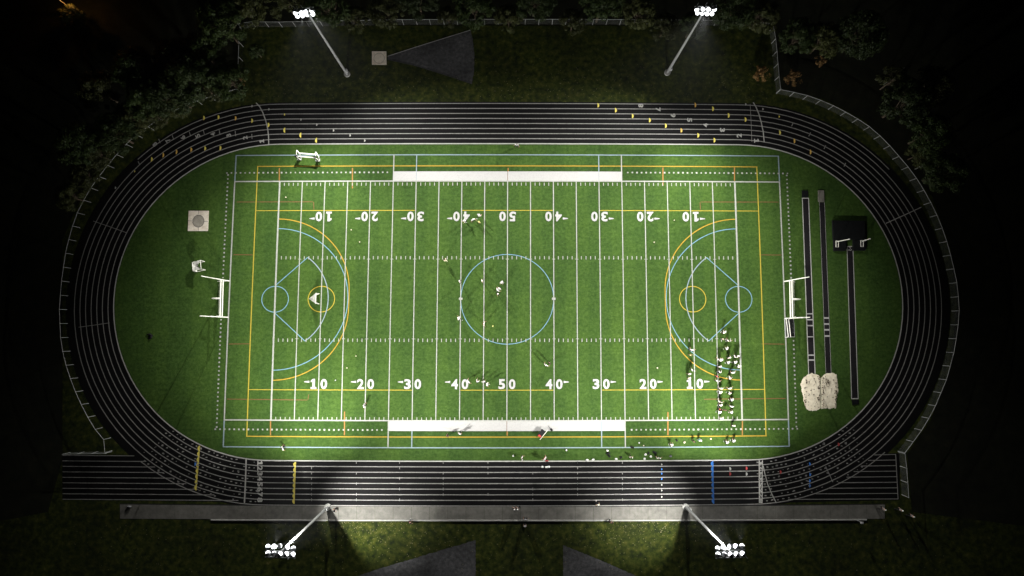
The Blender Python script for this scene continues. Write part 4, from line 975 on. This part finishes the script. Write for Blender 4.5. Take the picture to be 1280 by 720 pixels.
for q in [(356.3, 558.7, 'reach', 'white', 'black', 'black', 30, 'white shirted person on the blue line at the lower left'), (560, 543.3, 'stand', 'black', 'black', 'black', 45, 'person in black on the golden line below the left of the white band'),
          (575, 540.6, 'walk', 'white', 'black', 'white', 45, 'white shirted person just below the white band holding a long pole'), (652, 571, 'reach', 'white', 'black', 'black', 0, 'white shirted person on the turf edge left of the red clothed one'),
          (681, 571.5, 'reach', 'white', 'red', 'white', 150, 'white and red clothed person at the turf edge near midfield'), (683, 574.5, 'stand', 'red', 'black', 'black', 90, 'person in a red top with feet on the track edge'),
          (787, 570.2, 'walk', 'white', 'black', 'black', 60, 'white shirted person at the turf edge below the right end of the band'), (821, 571.3, 'reach', 'white', 'black', 'black', 90, 'white shirted person bending over equipment at the lower turf edge'),
          (837.5, 556.5, 'ready', 'white', 'black', 'white', 90, 'white shirted person on the blue line below the right 20'), (872.6, 549, 'stand', 'white', 'cyan', 'white', 120, 'white shirted person in cyan shorts on the golden line'),
          (865, 550.6, 'stand', 'black', 'black', 'black', 60, 'person in black left of the cyan shorts'), (906, 553, 'ready', 'white', 'black', 'white', 80, 'left one of two white shirted players below the files at the near sideline'),
          (914, 551.2, 'ready', 'white', 'black', 'white', 80, 'right one of two white shirted players below the files at the near sideline'), (646, 183.3, 'reach', 'white', 'navy', 'black', 270, 'lone person by the inner edge of the far track straight'),
          (420, 635, 'walk', 'black', 'black', 'black', 0, 'dark clothed person on the lit path right of the lower left tower'), (643.5, 633.5, 'walk', 'grey', 'black', 'white', 180, 'left one of two walkers at the path edge near midfield'),
          (647.5, 633.3, 'walk', 'grey', 'black', 'white', 180, 'right one of two walkers at the path edge near midfield'), (656.8, 647, 'reach', 'grey', 'black', 'grey', 90, 'grey clothed person at the kerb near midfield'),
          (656, 655, 'stand', 'grey', 'black', 'grey', 90, 'grey clothed person on the grass just below the kerb'), (512.5, 650.5, 'ready', 'black', 'black', 'black', 0, 'dark person sitting low at the kerb, left of midfield'),
          (760.8, 650, 'ready', 'black', 'black', 'black', 0, 'dark person sitting low at the kerb, right of midfield'), (746, 629.5, 'run', 'cream', 'black', 'white', 90, 'cream shirted runner on the outer edge of the near straight'),
          (1099, 634, 'walk', 'grey', 'black', 'white', 0, 'grey clothed person on the dark end of the path, left one'), (1120, 635, 'walk', 'grey', 'black', 'white', 0, 'grey clothed person on the dark end of the path, middle one'),
          (1134, 642.5, 'walk', 'grey', 'black', 'white', 0, 'grey clothed person right of the path end, below the chute fence')]:
    person(*q[:-1], q[-1], G3)

# ================================================================ LOOSE THINGS
def ball(u, v, r_, m, label, cat='ball', group='small things scattered over the turf'):
    bm = bmesh.new(); bmesh.ops.create_icosphere(bm, subdivisions=2, radius=r_); me = bpy.data.meshes.new('ball'); bm.to_mesh(bm and me) if False else bm.to_mesh(me); bm.free()
    me.materials.append(M[m]); 
    for p in me.polygons: p.use_smooth = True
    o = link('ball', me); o.location = G(u, v, r_+.03); tag(o, label, cat, group)
def bag(u, v, L_, m, rz, label):
    t = tag(empty('kit_bag', G(u, v), math.radians(rz)), label, 'bag', 'kit bags and bundles along the near sideline')
    mb = MB(); mb.tube([(-L_/2, 0, .17), (-L_/2+.06, 0, .17), (0, 0, .2), (L_/2-.06, 0, .17), (L_/2, 0, .16)], [.08, .17, .19, .17, .08], 10); mb.build('bag_body', M['c_'+m], t, True)
    mb = MB(); mb.tube([(-L_*.22, 0, .36), (-L_*.1, .03, .44), (L_*.1, .03, .44), (L_*.22, 0, .36)], .025, 5); mb.build('strap', M['c_black'], t)
for u, v, r_, m, lb in [(616, 407.7, .13, 'c_yellow', 'small orange yellow ball right of the red shorts player'), (708, 562.8, .16, 'c_white', 'white ball alone below the white band, right of midfield'), (799, 553.8, .13, 'c_white', 'white ball upper one of the pair under the dotted line'),
                        (804.6, 557, .12, 'c_cream', 'cream ball lower one of the pair under the dotted line'), (888.6, 548.6, .15, 'c_cream', 'cream ball right of the cyan shorts'), (357.2, 246.6, .13, 'c_cream', 'pale ball right of the upper left goal line'),
                        (445, 445, .11, 'c_cream', 'pale ball between the left arc and the lower 20, upper one'), (433.7, 460, .11, 'c_cream', 'pale ball between the left arc and the lower 20, lower one'), (419.2, 475.3, .11, 'c_white', 'pale ball right of the lower left 10'),
                        (641.5, 570, .16, 'c_white', 'white ball beside the turf edge left of midfield'), (821.8, 459.8, .13, 'c_cream', 'pale ball upper left of the lower right 10'), (817.7, 302.7, .12, 'c_cream', 'pale ball below the upper right 20'),
                        (439, 287.3, .11, 'c_cream', 'pale ball between the upper left 10 and 20'), (449.5, 302.5, .12, 'c_cream', 'pale ball just below the one between the 10 and 20'), (842.8, 275.3, .11, 'c_cream', 'pale ball just right of the upper right 20')]:
    ball(u, v, r_, m, lb)
for u, v, L_, m, rz, lb in [(684.5, 583.4, .95, 'white', 5, 'white bag lying on the inner track lane near midfield'), (678, 583.2, .45, 'white', 0, 'small white bundle left of the bag on the track'), (733.8, 574.8, .5, 'white', 0, 'left white bag on the track edge right of midfield'),
                           (741.2, 574.6, .55, 'white', 30, 'right white bag on the track edge right of midfield'), (759, 563, .4, 'white', 0, 'white bundle above dark bags below the band end'), (760, 566.5, .8, 'black', 20, 'black bag under the white bundle below the band end'),
                           (761.5, 570, .5, 'black', -30, 'small black bag lowest of the pile below the band end'), (770, 573.5, .45, 'white', 0, 'small white bag at the turf edge, left of a black one'), (776, 571.6, .5, 'black', 30, 'small black bag at the turf edge, right of a white one'),
                           (790, 558.8, .7, 'black', -20, 'black bag lying on the blue line below the band end'), (806.6, 568, .45, 'white', 40, 'white bag upper of two near the dark gear'), (805.4, 573.2, .4, 'white', 0, 'white bag lower of two near the dark gear'),
                           (810.3, 566.5, .5, 'black', 60, 'black bag between the white bags and bending person'), (813.2, 570.4, .4, 'white', 0, 'small white bag left of the bending person'), (818, 565.3, .8, 'black', -20, 'black bag above the bending person'),
                           (838, 570, .45, 'grey', 0, 'grey bag at the turf edge under the right 20'), (845.5, 550.5, .35, 'black', 0, 'small black bundle right of the person below the 20'), (855.2, 552.6, .4, 'cream', 30, 'cream bundle left of the person in black'),
                           (162, 633, .8, 'grey', 0, 'grey bundle on the ground below the left sprint chute')]:
    bag(u, v, L_, m, rz, lb)
# red cart with a white rail, dark board, pole
c = G(677, 541.5); t = tag(empty('equipment_cart', c, math.radians(52)), 'black and red equipment cart with a long white handle just below the white band', 'cart')
mb = MB(); mb.box((0, .1, .55), (1.5, .75, .5)); mb.build('bin', M['c_black'], t)
mb = MB(); mb.box((-.55, .1, .82), (.35, .6, .06)); mb.build('red_lid', M['c_red'], t)
mb = MB(); mb.tube([(-1.1, -.42, .5), (.9, -.42, .95), (1.3, -.42, 1.0)], .06, 8); mb.build('handle', M['wpipe'], t)
for sx in (-.5, .5):
    for sy in (-.3, .45): mb = MB(); mb.tube([(sx, sy-.04, .16), (sx, sy+.04, .16)], .16, 12); mb.build('wheel', M['black'], t)
c = G(688, 535.5); t = tag(empty('down_marker', c, math.radians(-50)), 'dark sideline marker board lying on the edge of the white band', 'marker board')
mb = MB(); mb.box((.3, 0, .12), (.55, .4, .06)); mb.build('board', M['c_black'], t); mb = MB(); mb.tube([(-.7, 0, .14), (.1, 0, .14)], .05, 6); mb.build('stick', M['c_grey'], t)
c = G(576.5, 539, 0); e = G(587.5, 529.5)-c; t = tag(empty('long_pole', c), 'thin grey pole sloping over the white band beside the white shirted person', 'pole')
mb = MB(); mb.tube([(0, 0, 1.0), (e.x, e.y, .14)], .035, 6); mb.build('shaft', M['c_grey'], t); mb = MB(); mb.tube([(-.05, .05, .9), (.05, -.05, 1.05)], .06, 6); mb.build('grip', M['c_black'], t)
p0 = G(189, 420); t = tag(empty('black_bent_shape', p0, .3), 'small black bent shape alone on the dark left end of the turf', 'folded cover')  # low bent black shape lying on the turf
t.name = 'dark_shape'
mb = MB(); mb.tube([(-.75, .55, .08), (-.1, .35, .14), (.2, 0, .16), (-.1, -.35, .14), (-.6, -.5, .08)], [.05, .2, .26, .18, .05], 8); mb.build('shape_body', M['black'], t, True)
for u, v, lb in ((1071, 650, 'small white post at the right end of the kerb'), (1143.5, 211.5, 'small white sign on the fence at the upper right bend')):
    t = tag(empty('marker_post', G(u, v)), lb, 'marker post'); mb = MB(); mb.tube([(0, 0, 0), (0, 0, 1.5)], .05, 6); mb.build('post', M['fence'], t)
    mb = MB(); mb.box((0, 0, 1.5), (.42, .3, .28)); mb.build('plate', M['band'], t)
# ================================================================ NIGHT AIR
HZ = .000032
if HZ:
    mb = MB(); mb.box((0, 0, 53), (900, 700, 112)); hz = bpy.data.materials.new('night air'); hz.use_nodes = True; nt = hz.node_tree; nt.nodes.clear()
    o_ = nt.nodes.new('ShaderNodeOutputMaterial'); v_ = nt.nodes.new('ShaderNodeVolumePrincipled'); v_.inputs['Density'].default_value = HZ; v_.inputs['Color'].default_value = (.85, .88, .92, 1); v_.inputs['Anisotropy'].default_value = 0
    nt.links.new(v_.outputs[0], o_.inputs['Volume']); stuff(mb.build('haze', hz))
